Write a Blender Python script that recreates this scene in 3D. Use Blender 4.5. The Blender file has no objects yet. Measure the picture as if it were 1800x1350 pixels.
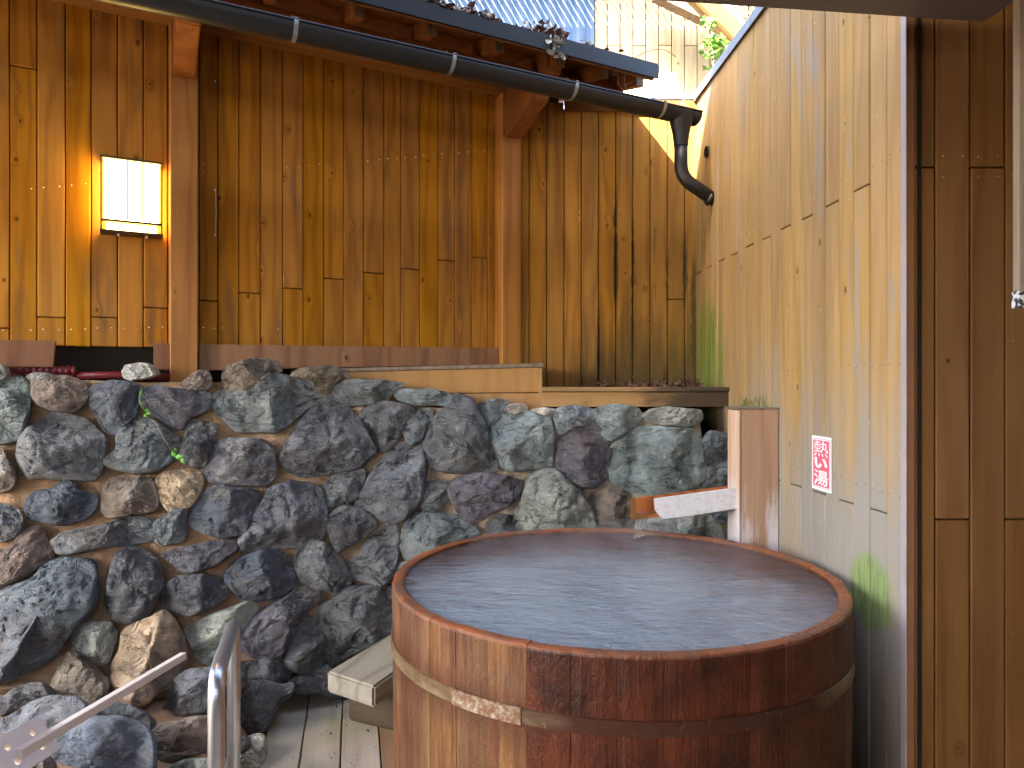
import bpy, bmesh, math, random
from mathutils import Vector, Matrix, noise
random.seed(7)
R = math.radians
S = bpy.context.scene

# ------------------------------------------------------------------ camera, sky, sun, exposure
F = 1240.0            # focal length in pixels of the 1800 px wide picture
EYE = 1.5
cam_d = bpy.data.cameras.new('camera'); cam = bpy.data.objects.new('camera', cam_d)
S.collection.objects.link(cam); S.camera = cam
cam.location = (0, 0, EYE); cam.rotation_euler = (R(90), 0, 0)
cam_d.sensor_width = 36; cam_d.lens = F / 1800 * 36; cam_d.clip_start = .05; cam_d.clip_end = 500
SUN = Vector((-.87, -1.0, 1.5)).normalized()          # towards the sun
W = bpy.data.worlds.new('World'); S.world = W; W.use_nodes = True
wn = W.node_tree; wn.nodes.clear()
sky = wn.nodes.new('ShaderNodeTexSky'); sky.sky_type = 'NISHITA'; sky.sun_disc = False
sky.sun_elevation = math.asin(SUN.z); sky.sun_rotation = math.atan2(SUN.x, SUN.y)
sky.altitude = 300; sky.dust_density = 4.0; sky.ozone_density = .4
bgn = wn.nodes.new('ShaderNodeBackground'); bgn.inputs[1].default_value = .15
wo = wn.nodes.new('ShaderNodeOutputWorld')
wn.links.new(sky.outputs[0], bgn.inputs[0]); wn.links.new(bgn.outputs[0], wo.inputs[0])
sd = bpy.data.lights.new('sun', 'SUN'); sd.energy = 5.0; sd.angle = R(.6); sd.color = (1, .95, .86)
so = bpy.data.objects.new('sun', sd); S.collection.objects.link(so)
so.rotation_euler = SUN.to_track_quat('Z', 'Y').to_euler(); so.location = (-6, -6, 12)
V = S.view_settings
V.view_transform = 'Standard'; V.look = 'None'; V.gamma = 1; V.use_curve_mapping = False
V.exposure = 3.85
S.render.engine = 'CYCLES'
S.cycles.use_denoising = True
S.cycles.max_bounces = 10; S.cycles.diffuse_bounces = 6; S.cycles.glossy_bounces = 4
S.cycles.sample_clamp_indirect = 6
S.cycles.caustics_reflective = False; S.cycles.caustics_refractive = False

# ------------------------------------------------------------------ helpers
def P(px, py, Y):
    return Vector(((px-900)/F*Y, Y, EYE+(675-py)/F*Y))
def PZ(px, py, z):
    Y = (EYE-z)*F/(py-675.0)
    return P(px, py, Y)
C = S.collection
def wloc(p):
    return p.location+(wloc(p.parent) if p.parent else Vector())
def link(o, parent=None):
    C.objects.link(o)
    if parent is not None:
        M = o.matrix_basis.copy()
        o.parent = parent
        o.matrix_basis = Matrix.Translation(-wloc(parent)) @ M
    return o
def thing(name, label, cat, loc=(0, 0, 0), group=None):
    o = bpy.data.objects.new(name, None); C.objects.link(o); o.location = loc
    o.empty_display_size = .05
    o['label'] = label; o['category'] = cat
    if group: o['group'] = group
    return o
def tag(o, label, cat, group=None, kind=None):
    if label: o['label'] = label
    if cat: o['category'] = cat
    if group: o['group'] = group
    if kind: o['kind'] = kind
    return o
def mesh_obj(name, verts, faces, mat, parent=None, M=None, smooth=False, color=None, kind=None, centre=False):
    me = bpy.data.meshes.new(name)
    if centre:
        c = sum((Vector(v) for v in verts), Vector())/len(verts)
        verts = [Vector(v)-c for v in verts]; M = Matrix.Translation(c)
    me.from_pydata([tuple(v) for v in verts], [], faces)
    me.materials.append(mat)
    if smooth:
        me.polygons.foreach_set('use_smooth', [True]*len(me.polygons))
    me.update()
    o = bpy.data.objects.new(name, me)
    if M is not None: o.matrix_basis = M
    if color: o.color = color
    if kind: o['kind'] = kind
    return link(o, parent)
_bc = {}
def box_mesh(sx, sy, sz, bev, mat):
    key = (round(sx, 4), round(sy, 4), round(sz, 4), bev, mat.name)
    if key in _bc: return _bc[key]
    bm = bmesh.new(); bmesh.ops.create_cube(bm, size=1)
    bmesh.ops.scale(bm, vec=(sx, sy, sz), verts=bm.verts)
    bmesh.ops.translate(bm, vec=(0, 0, 0), verts=bm.verts)
    if bev: bmesh.ops.bevel(bm, geom=bm.edges[:], offset=bev, segments=1, affect='EDGES')
    me = bpy.data.meshes.new('board'); bm.to_mesh(me); bm.free(); me.materials.append(mat)
    _bc[key] = me
    return me
def frame(origin, xa, ya, za):
    M = Matrix.Identity(4)
    for i, a in enumerate((xa, ya, za)):
        a = Vector(a).normalized()
        for j in range(3): M[j][i] = a[j]
    M.translation = Vector(origin)
    return M
def board(name, mat, parent, centre, xa, za, sx, sy, sz, bev=.003, color=(1, 1, 1, 1), kind=None):
    """box: width sx along xa, thickness sy, length sz along za (the grain)"""
    xa = Vector(xa).normalized(); za = Vector(za).normalized(); ya = za.cross(xa).normalized()
    xa = ya.cross(za).normalized()
    o = bpy.data.objects.new(name, box_mesh(sx, sy, sz, bev, mat))
    o.matrix_basis = frame(centre, xa, ya, za); o.color = color
    if kind: o['kind'] = kind
    return link(o, parent)
def tube(name, pts, rad, mat, parent=None, n=14, caps=True, color=None, arc=(0, 2*math.pi), rads=None, up=None):
    pts = [Vector(p) for p in pts]; vs = []; fs = []
    closed = abs(arc[1]-arc[0]-2*math.pi) < 1e-5
    t0 = (pts[1]-pts[0]).normalized()
    a = Vector(up) if up else (Vector((0, 0, 1)) if abs(t0.z) < .9 else Vector((0, 1, 0)))
    nrm = (a - t0*a.dot(t0)).normalized()
    m = n if closed else n+1
    for i, p in enumerate(pts):
        t = ((pts[min(i+1, len(pts)-1)]-pts[max(i-1, 0)])).normalized()
        nrm = (nrm - t*nrm.dot(t)).normalized(); b = t.cross(nrm)
        r = rads[i] if rads else rad
        for k in range(m):
            an = arc[0]+(arc[1]-arc[0])*k/n
            vs.append(p + (nrm*math.cos(an)+b*math.sin(an))*r)
    for i in range(len(pts)-1):
        for k in range(m if closed else m-1):
            k2 = (k+1) % m
            fs.append((i*m+k, i*m+k2, (i+1)*m+k2, (i+1)*m+k))
    if caps and closed:
        fs.append(tuple(range(m))[::-1]); fs.append(tuple((len(pts)-1)*m+k for k in range(m)))
    o = mesh_obj(name, vs, fs, mat, parent, smooth=True, color=color)
    return o
def rounded(pts, r, seg=7):
    pts = [Vector(p) for p in pts]; out = [pts[0]]
    for i in range(1, len(pts)-1):
        a, b, c = pts[i-1], pts[i], pts[i+1]
        d1 = (a-b).normalized(); d2 = (c-b).normalized()
        rr = min(r, (a-b).length*.45, (c-b).length*.45)
        p1 = b+d1*rr; p2 = b+d2*rr
        for k in range(seg+1):
            t = k/seg; out.append(p1*(1-t)**2+b*2*t*(1-t)+p2*t*t)
    out.append(pts[-1]); return out
def extrude_poly(name, poly, depth_vec, mat, parent=None, color=None, bev=0, kind=None):
    """poly: list of 3D points (planar), extruded by depth_vec"""
    n = len(poly); d = Vector(depth_vec)
    vs = [Vector(p) for p in poly]+[Vector(p)+d for p in poly]
    fs = [tuple(range(n)), tuple(range(2*n-1, n-1, -1))]+[(i, i+n, (i+1) % n+n, (i+1) % n) for i in range(n)]
    c = sum(vs, Vector())/len(vs)
    bm = bmesh.new(); bv = [bm.verts.new(v-c) for v in vs]
    for f in fs: bm.faces.new([bv[i] for i in f])
    bmesh.ops.recalc_face_normals(bm, faces=bm.faces)
    if bev: bmesh.ops.bevel(bm, geom=bm.edges[:], offset=bev, segments=2, affect='EDGES')
    me = bpy.data.meshes.new(name); bm.to_mesh(me); bm.free(); me.materials.append(mat)
    o = bpy.data.objects.new(name, me); o.matrix_basis = Matrix.Translation(c)
    if color: o.color = color
    if kind: o['kind'] = kind
    return link(o, parent)

# ------------------------------------------------------------------ materials
class NT:
    def __init__(s, name):
        s.m = bpy.data.materials.new(name); s.m.use_nodes = True
        s.t = s.m.node_tree; s.b = s.t.nodes['Principled BSDF']
    def n(s, typ, **kw):
        nd = s.t.nodes.new(typ)
        for k, v in kw.items(): setattr(nd, k, v)
        return nd
    def l(s, a, b): s.t.links.new(a, b)
    def inp(s, sock, v):
        if isinstance(v, bpy.types.NodeSocket): s.l(v, sock)
        elif v is not None: sock.default_value = v
    def math(s, op, a, b=None, c=None, clamp=False):
        nd = s.n('ShaderNodeMath', operation=op, use_clamp=clamp)
        s.inp(nd.inputs[0], a)
        if b is not None: s.inp(nd.inputs[1], b)
        if c is not None: s.inp(nd.inputs[2], c)
        return nd.outputs[0]
    def vmath(s, op, a, b=None):
        nd = s.n('ShaderNodeVectorMath', operation=op); s.inp(nd.inputs[0], a)
        if b is not None: s.inp(nd.inputs[1], b)
        return nd.outputs[0]
    def mapping(s, vec, scale, loc=(0, 0, 0)):
        nd = s.n('ShaderNodeMapping'); s.l(vec, nd.inputs[0]); nd.inputs['Scale'].default_value = scale
        nd.inputs['Location'].default_value = loc
        return nd.outputs[0]
    def noise(s, vec, scale=5, detail=4, rough=.55, dist=0, typ='FBM'):
        nd = s.n('ShaderNodeTexNoise', noise_type=typ); s.l(vec, nd.inputs['Vector'])
        nd.inputs['Scale'].default_value = scale; nd.inputs['Detail'].default_value = detail
        nd.inputs['Roughness'].default_value = rough; nd.inputs['Distortion'].default_value = dist
        return nd.outputs[0]
    def ramp(s, f, stops, interp='LINEAR'):
        nd = s.n('ShaderNodeValToRGB'); s.l(f, nd.inputs[0]); cr = nd.color_ramp; cr.interpolation = interp
        cr.elements[0].position = stops[0][0]; cr.elements[-1].position = stops[-1][0]
        def c(v): return (v, v, v, 1) if isinstance(v, (int, float)) else tuple(v)+(1,)
        cr.elements[0].color = c(stops[0][1]); cr.elements[-1].color = c(stops[-1][1])
        for p, v in stops[1:-1]:
            e = cr.elements.new(p); e.color = c(v)
        return nd.outputs[0]
    def rng(s, v, a, b, c=0., d=1., smooth=False):
        nd = s.n('ShaderNodeMapRange', interpolation_type='SMOOTHSTEP' if smooth else 'LINEAR'); s.inp(nd.inputs[0], v)
        for i, x in enumerate((a, b, c, d)): nd.inputs[i+1].default_value = x
        return nd.outputs[0]
    def mix(s, f, a, b, mode='MIX'):
        nd = s.n('ShaderNodeMix', data_type='RGBA', blend_type=mode)
        s.inp(nd.inputs[0], f)
        for sock, v in ((nd.inputs[6], a), (nd.inputs[7], b)):
            if isinstance(v, (tuple, list)) and len(v) == 3: v = tuple(v)+(1,)
            s.inp(sock, v)
        return nd.outputs[2]
    def bump(s, h, strength=.5, dist=.01, nrm=None):
        nd = s.n('ShaderNodeBump'); nd.inputs['Strength'].default_value = strength
        nd.inputs['Distance'].default_value = dist; s.l(h, nd.inputs['Height'])
        if nrm is not None: s.l(nrm, nd.inputs['Normal'])
        return nd.outputs[0]
    def fin(s, col=None, rough=None, nrm=None, metal=None, spec=None):
        if col is not None:
            if isinstance(col, tuple) and len(col) == 3: col = col+(1,)
            s.inp(s.b.inputs['Base Color'], col)
        s.inp(s.b.inputs['Roughness'], rough)
        if nrm is not None: s.l(nrm, s.b.inputs['Normal'])
        if metal is not None: s.b.inputs['Metallic'].default_value = metal
        if spec is not None: s.b.inputs['Specular IOR Level'].default_value = spec
        return s.m

def wood(name, base, dark, rough=.55, knots=.7, vary=.25, weather=None, grain=1.0, bumpk=.25, spec=.35, fine=1.0):
    N = NT(name)
    tc = N.n('ShaderNodeTexCoord').outputs['Object']; oi = N.n('ShaderNodeObjectInfo'); rnd = oi.outputs['Random']
    off = N.n('ShaderNodeCombineXYZ')
    N.l(N.math('MULTIPLY', rnd, 37.), off.inputs[0]); N.l(N.math('MULTIPLY', rnd, 91.), off.inputs[1]); N.l(N.math('MULTIPLY', rnd, 53.), off.inputs[2])
    v = N.vmath('ADD', tc, off.outputs[0])
    # knots: rare cells of a stretched voronoi
    sk = N.n('ShaderNodeSeparateXYZ'); N.l(v, sk.inputs[0]); ck = N.n('ShaderNodeCombineXYZ')
    N.l(N.math('MULTIPLY', sk.outputs[0], 6.5), ck.inputs[0]); N.l(N.math('MULTIPLY', sk.outputs[2], 4.2), ck.inputs[1])
    wk = N.n('ShaderNodeTexNoise'); N.l(v, wk.inputs['Vector']); wk.inputs['Scale'].default_value = 45
    vk = N.vmath('ADD', ck.outputs[0], N.vmath('MULTIPLY', wk.outputs['Color'], (.05, .05, .0)))
    vo = N.n('ShaderNodeTexVoronoi', voronoi_dimensions='2D'); N.l(vk, vo.inputs['Vector']); vo.inputs['Scale'].default_value = 1
    dist = vo.outputs['Distance']; vcol = N.n('ShaderNodeSeparateColor'); N.l(vo.outputs['Color'], vcol.inputs[0])
    rare = N.math('LESS_THAN', vcol.outputs[0], knots)
    size = N.math('MULTIPLY_ADD', vcol.outputs[1], .045, .012)
    kn = N.math('MULTIPLY', N.rng(N.math('DIVIDE', dist, size), .7, 1.25, 1, 0, True), rare)
    halo = N.math('MULTIPLY', N.rng(dist, .03, .20, 1, 0, True), rare)
    # rings bent round the knots
    low = N.noise(N.mapping(v, (5, 5, .55)), 1.5, 2, .5)
    bend = N.math('ADD', N.math('MULTIPLY', low, 9.*grain), N.math('MULTIPLY', halo, 1.0))
    sx = N.n('ShaderNodeSeparateXYZ'); N.l(v, sx.inputs[0])
    ph = N.math('ADD', N.math('MULTIPLY', sx.outputs[0], 75.*grain), N.math('MULTIPLY', bend, 3.2))
    ring = N.math('MULTIPLY_ADD', N.math('SINE', ph), .5, .5)
    ring = N.math('POWER', ring, 2.2)
    fib = N.noise(N.mapping(v, (150*fine, 150*fine, 2.2)), 1, 4, .6)
    med = N.noise(N.mapping(v, (22, 22, 1.0)), 1, 3, .6)
    g = N.math('ADD', N.math('MULTIPLY', ring, .34), N.math('ADD', N.math('MULTIPLY', fib, .45), N.math('MULTIPLY', med, .45)))
    gc = N.rng(g, .28, .92, 0, 1)
    col = N.mix(gc, base, dark)
    blot = N.noise(N.mapping(v, (7, 7, 1.6)), 1, 3, .6)
    col = N.mix(N.rng(blot, .38, .7, 0, .38), col, dark)
    # per board tone
    tone = N.math('MULTIPLY_ADD', rnd, 2*vary, 1-vary)
    hue = N.n('ShaderNodeHueSaturation'); N.l(col, hue.inputs['Color'])
    N.l(tone, hue.inputs['Value']); N.l(N.math('MULTIPLY_ADD', N.math('FRACT', N.math('MULTIPLY', rnd, 7.31)), .005, .4975), hue.inputs['Hue'])
    N.l(N.math('MULTIPLY_ADD', N.math('FRACT', N.math('MULTIPLY', rnd, 3.77)), .08, .96), hue.inputs['Saturation'])
    col = hue.outputs[0]
    col = N.mix(N.math('MULTIPLY', kn, .85), col, tuple(c*.3 for c in dark))
    col = N.mix(1., col, oi.outputs['Color'], 'MULTIPLY')
    rg = N.math('MULTIPLY_ADD', fib, .25, rough-.12)
    if weather: col, rg = weather(N, col, rg, fib, med)
    hgt = N.math('SUBTRACT', N.math('MULTIPLY', kn, .3), N.math('ADD', N.math('MULTIPLY', ring, .3), N.math('MULTIPLY', fib, .8)))
    return N.fin(col, rg, N.bump(hgt, bumpk, .003), spec=spec)

def posn(N):
    g = N.n('ShaderNodeNewGeometry'); s = N.n('ShaderNodeSeparateXYZ'); N.l(g.outputs['Position'], s.inputs[0])
    return g.outputs['Position'], s.outputs[0], s.outputs[1], s.outputs[2]

def blob(N, a, b, ca, cb, ra, rb):
    """soft spot in the plane of coordinates a, b (for stains with a place of their own)"""
    d = N.math('ADD', N.math('POWER', N.math('MULTIPLY', N.math('SUBTRACT', a, ca), 1/ra), 2.), N.math('POWER', N.math('MULTIPLY', N.math('SUBTRACT', b, cb), 1/rb), 2.))
    return N.rng(d, .1, 1.2, 1, 0, True)

def w_right(N, col, rg, fib, med):
    p, x, y, z = posn(N)
    big = N.noise(N.mapping(p, (3, 3, .9)), 1, 4, .6)
    streak = N.noise(N.mapping(p, (20, 20, 1.2)), 1, 4, .6)
    # greyed by weather below the sign, brownish above
    g = N.math('ADD', N.rng(z, 1.0, 1.9, .85, .08), N.math('MULTIPLY', N.math('SUBTRACT', big, .5), 1.6))
    g = N.math('ADD', g, N.math('MULTIPLY', N.math('SUBTRACT', streak, .5), .9))
    col = N.mix(N.rng(g, .2, .85, 0, .92), col, (.285, .268, .235))
    # grey stains near the top
    s2 = N.noise(N.mapping(p, (9, 9, 1.5), (3, 1, 2)), 1, 3, .6)
    col = N.mix(N.rng(s2, .60, .70, 0, .55), col, (.27, .26, .23))
    # algae at the back corner and the moss patch by the tub
    m1 = N.math('MULTIPLY', blob(N, y, z, 4.1, 1.62, .42, .42), N.rng(streak, .35, .55, .3, 1.3))
    m1 = N.math('MAXIMUM', m1, N.math('MULTIPLY', blob(N, y, z, 4.25, 2.9, .3, .9), N.rng(streak, .45, .65, 0, .5)))
    col = N.mix(N.math('MULTIPLY', m1, .85), col, (.15, .19, .03))
    dk = N.noise(N.mapping(p, (40, 40, 2.5)), 1, 4, .7)
    edge = N.math('MULTIPLY', N.math('SUBTRACT', dk, .5), .9)
    fine_ = N.noise(N.mapping(p, (90, 90, 7)), 1, 4, .7)
    m2 = N.rng(N.math('ADD', blob(N, y, z, 2.335, .81, .17, .155), N.math('ADD', edge, N.math('MULTIPLY', N.math('SUBTRACT', fine_, .5), 1.1))), .25, .95, 0, 1, True)
    col = N.mix(N.math('MULTIPLY', m2, .75), col, N.mix(N.rng(fine_, .35, .6), (.08, .13, .02), (.22, .32, .07)))
    # wet dark foot of the wall, and shade behind the tub put into the colour
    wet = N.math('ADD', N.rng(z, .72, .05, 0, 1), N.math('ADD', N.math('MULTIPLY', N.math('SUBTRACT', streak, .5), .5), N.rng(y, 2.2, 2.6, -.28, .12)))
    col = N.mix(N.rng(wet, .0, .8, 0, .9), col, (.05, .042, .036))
    # whitish dots of lime
    vd = N.n('ShaderNodeTexVoronoi'); N.l(N.mapping(p, (14, 14, 9)), vd.inputs['Vector']); vd.inputs['Scale'].default_value = 1
    col = N.mix(N.rng(vd.outputs['Distance'], .03, .07, .4, 0), col, (.55, .5, .42))
    rg = N.math('MAXIMUM', rg, .5)
    return col, rg
def w_back(N, col, rg, fib, med):
    p, x, y, z = posn(N)
    streak = N.noise(N.mapping(p, (22, 22, 1.3)), 1, 4, .6)
    # dark water stains rising from the ledge, sooty lines in the joints
    d = N.math('ADD', N.rng(z, 2.1, 1.48, 0, 1.1), N.math('MULTIPLY', N.math('SUBTRACT', streak, .52), 1.5))
    d = N.math('MULTIPLY', d, N.rng(x, .3, .55, .45, 1))
    col = N.mix(N.rng(d, .15, .8, 0, .8), col, (.045, .032, .014))
    s3 = N.noise(N.mapping(p, (26, 26, 2.2), (5, 0, 1)), 1, 4, .65)
    j = N.math('MULTIPLY', N.rng(s3, .60, .68, 0, 1), N.rng(x, .35, .6, 0, 1))
    col = N.mix(N.math('MULTIPLY', j, .75), col, (.02, .014, .01))
    for jx, z0_, z1_, wd in ((.628, 1.95, 2.62, .009), (.731, 1.75, 2.45, .007), (.524, 1.5, 1.95, .006), (1.047, 2.05, 2.35, .012), (.94, 2.0, 2.25, .007), (1.10, 1.5, 2.2, .012)):
        wn_ = N.noise(N.mapping(p, (30, 30, 11), (jx*9, 0, 0)), 1, 3, .6)
        dj = N.math('DIVIDE', N.math('ABSOLUTE', N.math('SUBTRACT', x, jx)), N.math('MULTIPLY_ADD', wn_, wd*5, -wd*1.2))
        mk = N.math('MULTIPLY', N.rng(dj, .6, 1.3, 1, 0, True), N.math('MULTIPLY', N.rng(z, z0_-.1, z0_+.1), N.rng(z, z1_+.1, z1_-.1)))
        col = N.mix(N.math('MULTIPLY', mk, .85), col, (.014, .010, .008))
    col = N.mix(N.math('MULTIPLY', N.rng(x, .55, 1.1, 0, .5), N.rng(streak, .3, .7, .3, 1)), col, (.20, .15, .045))
    return col, rg
def w_left(N, col, rg, fib, med):
    p, x, y, z = posn(N)
    s3 = N.noise(N.mapping(p, (12, 12, 2.0)), 1, 3, .6)
    col = N.mix(N.rng(s3, .58, .72, 0, .45), col, (.07, .06, .05))
    return col, rg

M_left = wood('stained_cedar', (.46, .205, .024), (.25, .098, .011), .55, .38, .10, w_left, grain=.8, spec=.12)
M_back = wood('stained_cedar_damp', (.43, .205, .034), (.22, .092, .014), .55, .38, .12, w_back, grain=.8, spec=.15)
M_right = wood('weathered_cedar', (.42, .268, .110), (.315, .19, .068), .65, .22, .10, w_right, grain=.8, bumpk=.4, spec=.15)
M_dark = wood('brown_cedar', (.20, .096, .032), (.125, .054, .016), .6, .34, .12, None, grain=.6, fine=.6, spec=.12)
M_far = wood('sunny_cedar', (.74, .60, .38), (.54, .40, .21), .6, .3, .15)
M_post = wood('red_brown_timber', (.46, .20, .045), (.27, .105, .02), .55, .3, .12, None, grain=.7)
M_skirt = wood('purple_brown_board', (.33, .165, .085), (.17, .075, .036), .55, .3, .1, None, grain=.6)
M_ledge = wood('ledge_board', (.40, .215, .075), (.30, .145, .042), .55, .35, .1, None, grain=.5)
M_grey = wood('greyed_board', (.26, .22, .17), (.13, .10, .075), .7, .2, .1)
M_fresh = wood('pale_fresh_wood', (.80, .70, .60), (.72, .60, .50), .45, 0, .03, None, grain=.5, bumpk=.1)

def w_deck(N, col, rg, fib, med):
    p, x, y, z = posn(N)
    a = N.noise(N.mapping(p, (2.5, 2.5, 2.5)), 1, 3, .6)
    col = N.mix(N.rng(a, .45, .62, 0, .6), col, (.27, .29, .13))
    b = N.noise(N.mapping(p, (60, 60, 60)), 1, 2, .6)
    col = N.mix(N.rng(b, .70, .76, 0, .6), col, (.08, .05, .035))
    return col, rg
M_deck = wood('deck_board', (.55, .49, .40), (.36, .31, .245), .6, .2, .1, w_deck, grain=.5)
M_bench = wood('bench_beam', (.37, .33, .25), (.17, .14, .10), .62, .2, .05, None, grain=.6)
def w_spout(N, col, rg, fib, med):
    p, x, y, z = posn(N)
    st = N.noise(N.mapping(p, (25, 25, 3.0)), 1, 4, .7)
    w = N.math('ADD', N.rng(z, 1.15, .85, -.15, .35), N.math('MULTIPLY', N.math('SUBTRACT', st, .5), 1.6))
    w = N.math('ADD', w, N.rng(N.math('ABSOLUTE', N.math('SUBTRACT', x, 1.065)), .03, .085, -.15, .28))
    col = N.mix(N.rng(w, .15, .55, 0, .8), col, (.62, .59, .6))
    return col, rg
M_spost = wood('spout_post_wood', (.44, .27, .175), (.29, .165, .10), .6, .25, .02, w_spout, grain=.6)
def w_lime(N, col, rg, fib, med):
    p, x, y, z = posn(N)
    st = N.noise(N.mapping(p, (35, 35, 45)), 1, 5, .7)
    col = N.mix(N.rng(st, .30, .5, 0, .92), col, (.56, .55, .57))
    return col, rg
M_lime = wood('limed_trough_wood', (.52, .42, .36), (.42, .32, .26), .6, 0, .05, w_lime, bumpk=.8)
M_rust = wood('iron_stained_wood', (.40, .125, .03), (.20, .05, .014), .35, 0, .05, None)

def plain(name, col, rough=.5, metal=0., spec=.5, nz=0., nscale=20, bump=0.):
    N = NT(name)
    c = tuple(col)+(1,) if len(col) == 3 else col
    tc = N.n('ShaderNodeTexCoord').outputs['Object']
    k = N.noise(tc, nscale, 5, .6)
    cs = N.mix(N.rng(k, .35, .7, 0, nz), c, tuple(x*.45 for x in c[:3]))
    return N.fin(cs, N.math('MULTIPLY_ADD', k, .2, rough-.1), N.bump(k, bump, .004) if bump else None, metal, spec)
M_black = plain('black_gutter_paint', (.016, .017, .02), .42, 0, .5, .5, 9)
M_blackmetal = plain('black_sheet_metal', (.02, .022, .028), .35, .3, .5, .5, 9)
M_zinc = plain('zinc_band', (.42, .44, .46), .4, .7, .5, .4, 30)
M_steel = plain('brushed_steel', (.58, .59, .62), .36, 1., .5, .25, 30, .06)
M_flash = plain('blue_grey_flashing', (.20, .235, .28), .4, .2, .5, .4, 8)
M_blue = plain('pale_blue_sheet_metal', (.085, .15, .27), .5, 0, .4, .25, 3)
M_void = plain('dark_soil_and_void', (.02, .015, .012), .95, 0, .1, .5, 12)  # near-black soil; also puts shade into gaps, backings and the pipe mouth
M_soffit = plain('brown_painted_soffit', (.145, .115, .10), .5, 0, .4, .15, 4)
M_render = plain('grey_render', (.35, .34, .32), .9, 0, .2, .2, 4)
M_ground = plain('gravelly_ground', (.12, .10, .08), .95, 0, .2, .5, 30, .5)
M_nail = plain('nail_head', (.65, .6, .5), .25, .8)
M_trim = plain('brown_corner_metal', (.24, .105, .05), .7, 0, .1, .3, 6)
M_trim2 = plain('grey_lilac_edging', (.36, .31, .30), .5, 0, .4, .3, 6)
M_red = plain('dark_red_conduit', (.16, .012, .02), .45, 0, .5, .3, 20)
M_lampwood = plain('lantern_frame', (.05, .026, .012), .5, 0, .4, .3, 20)
M_white = plain('sticker_white', (.74, .84, .84), .35)
M_signred = plain('sticker_red', (.66, .10, .15), .4, 0, .4, .15, 60)
M_leafgreen = plain('weed_green', (.10, .30, .04), .5, 0, .3, .3, 40)
M_shrub = plain('shrub_green', (.16, .30, .05), .5, 0, .3, .5, 30)
M_deadleaf = plain('dead_leaf', (.13, .065, .045), .7, 0, .3, .6, 30)
M_deadleaf2 = plain('bleached_leaf', (.38, .36, .33), .7, 0, .3, .5, 30)
M_vine = plain('dry_vine', (.25, .18, .12), .7, 0, .3, .3, 30)

def emitter(name, col, strength):
    N = NT(name); N.b.inputs['Base Color'].default_value = (.8, .7, .5, 1)
    N.b.inputs['Emission Color'].default_value = col+(1,); N.b.inputs['Emission Strength'].default_value = strength
    return N.m
M_paper = emitter('lit_lantern_paper', (1., .62, .18), 2.1)

# stone: hue from each stone's own colour, amount of pale crust from its alpha
def stone_mat():
    N = NT('river_stone')
    tc = N.n('ShaderNodeTexCoord').outputs['Object']; oi = N.n('ShaderNodeObjectInfo'); rnd = oi.outputs['Random']
    off = N.n('ShaderNodeCombineXYZ')
    for i, k in enumerate((41., 83., 29.)): N.l(N.math('MULTIPLY', rnd, k), off.inputs[i])
    v = N.vmath('ADD', tc, off.outputs[0])
    warp = N.n('ShaderNodeTexNoise'); N.l(v, warp.inputs['Vector']); warp.inputs['Scale'].default_value = 6
    wv = N.vmath('ADD', v, N.vmath('MULTIPLY', N.vmath('SUBTRACT', warp.outputs['Color'], (.5, .5, .5)), (.12, .12, .12)))
    n1 = N.noise(wv, 7, 6, .65); n2 = N.noise(wv, 26, 6, .7); n3 = N.noise(v, 95, 4, .7)
    base = oi.outputs['Color']
    c = N.mix(N.rng(n1, .3, .7, 0, 1), N.mix(1., base, (.45, .46, .50), 'MULTIPLY'), N.mix(1., base, (1.5, 1.5, 1.45), 'MULTIPLY'))
    c = N.mix(N.rng(n2, .42, .68, 0, .5), c, N.mix(1., base, (.38, .38, .42), 'MULTIPLY'))
    c = N.mix(N.rng(n3, .52, .72, 0, .3), c, (.34, .32, .29))
    lay = N.noise(N.mapping(wv, (5, 5, 22)), 1, 7, .72, .5)
    c = N.mix(N.rng(lay, .54, .68, 0, .42), c, (.37, .34, .29))
    c = N.mix(N.rng(lay, .44, .34, 0, .6), c, N.mix(1., base, (.25, .25, .28), 'MULTIPLY'))
    # brown iron bloom, mortar smears
    n4 = N.noise(v, 5, 4, .6, .6)
    c = N.mix(N.math('MULTIPLY', N.rng(n4, .52, .68, 0, .55), N.rng(n3, .35, .6, .3, 1)), c, (.15, .105, .07))
    # thin pale veins
    rv = N.noise(N.mapping(wv, (9, 9, 4)), 1, 4, .6, 1.2)
    vein = N.rng(N.math('ABSOLUTE', N.math('SUBTRACT', rv, .5)), .0, .018, 1, 0)
    c = N.mix(N.math('MULTIPLY', vein, N.rng(n2, .45, .6, .0, .3)), c, (.32, .31, .29))
    # crust
    cr = N.noise(wv, 13, 8, .78)
    thr = N.math('MULTIPLY_ADD', oi.outputs['Alpha'], -.22, .66)
    cm = N.math('MULTIPLY', N.math('SUBTRACT', cr, thr), 14., clamp=True)
    c = N.mix(N.math('MULTIPLY', cm, .55), c, (.46, .46, .43))
    h1 = N.noise(wv, 9, 7, .68, 0, 'RIDGED_MULTIFRACTAL'); h2 = N.noise(N.mapping(wv, (1, 1, 2.4)), 20, 8, .72)
    h = N.math('ADD', N.math('MULTIPLY', h1, .25), N.math('ADD', N.math('ADD', N.math('MULTIPLY', h2, .7), N.math('MULTIPLY', lay, .75)), N.math('MULTIPLY', n3, .3)))
    # chisel cracks
    crk = N.noise(N.mapping(wv, (4, 4, 7)), 1, 5, .6, .8)
    cl = N.rng(N.math('ABSOLUTE', N.math('SUBTRACT', crk, .47)), .0, .012, 1, 0)
    h = N.math('SUBTRACT', h, N.math('MULTIPLY', cl, .35))
    c = N.mix(N.math('MULTIPLY', cl, .5), c, (.015, .015, .017))
    rg = N.rng(n2, .3, .7, .42, .75)
    return N.fin(c, rg, N.bump(h, 1., .045), spec=.45)
M_stone = stone_mat()
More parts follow.
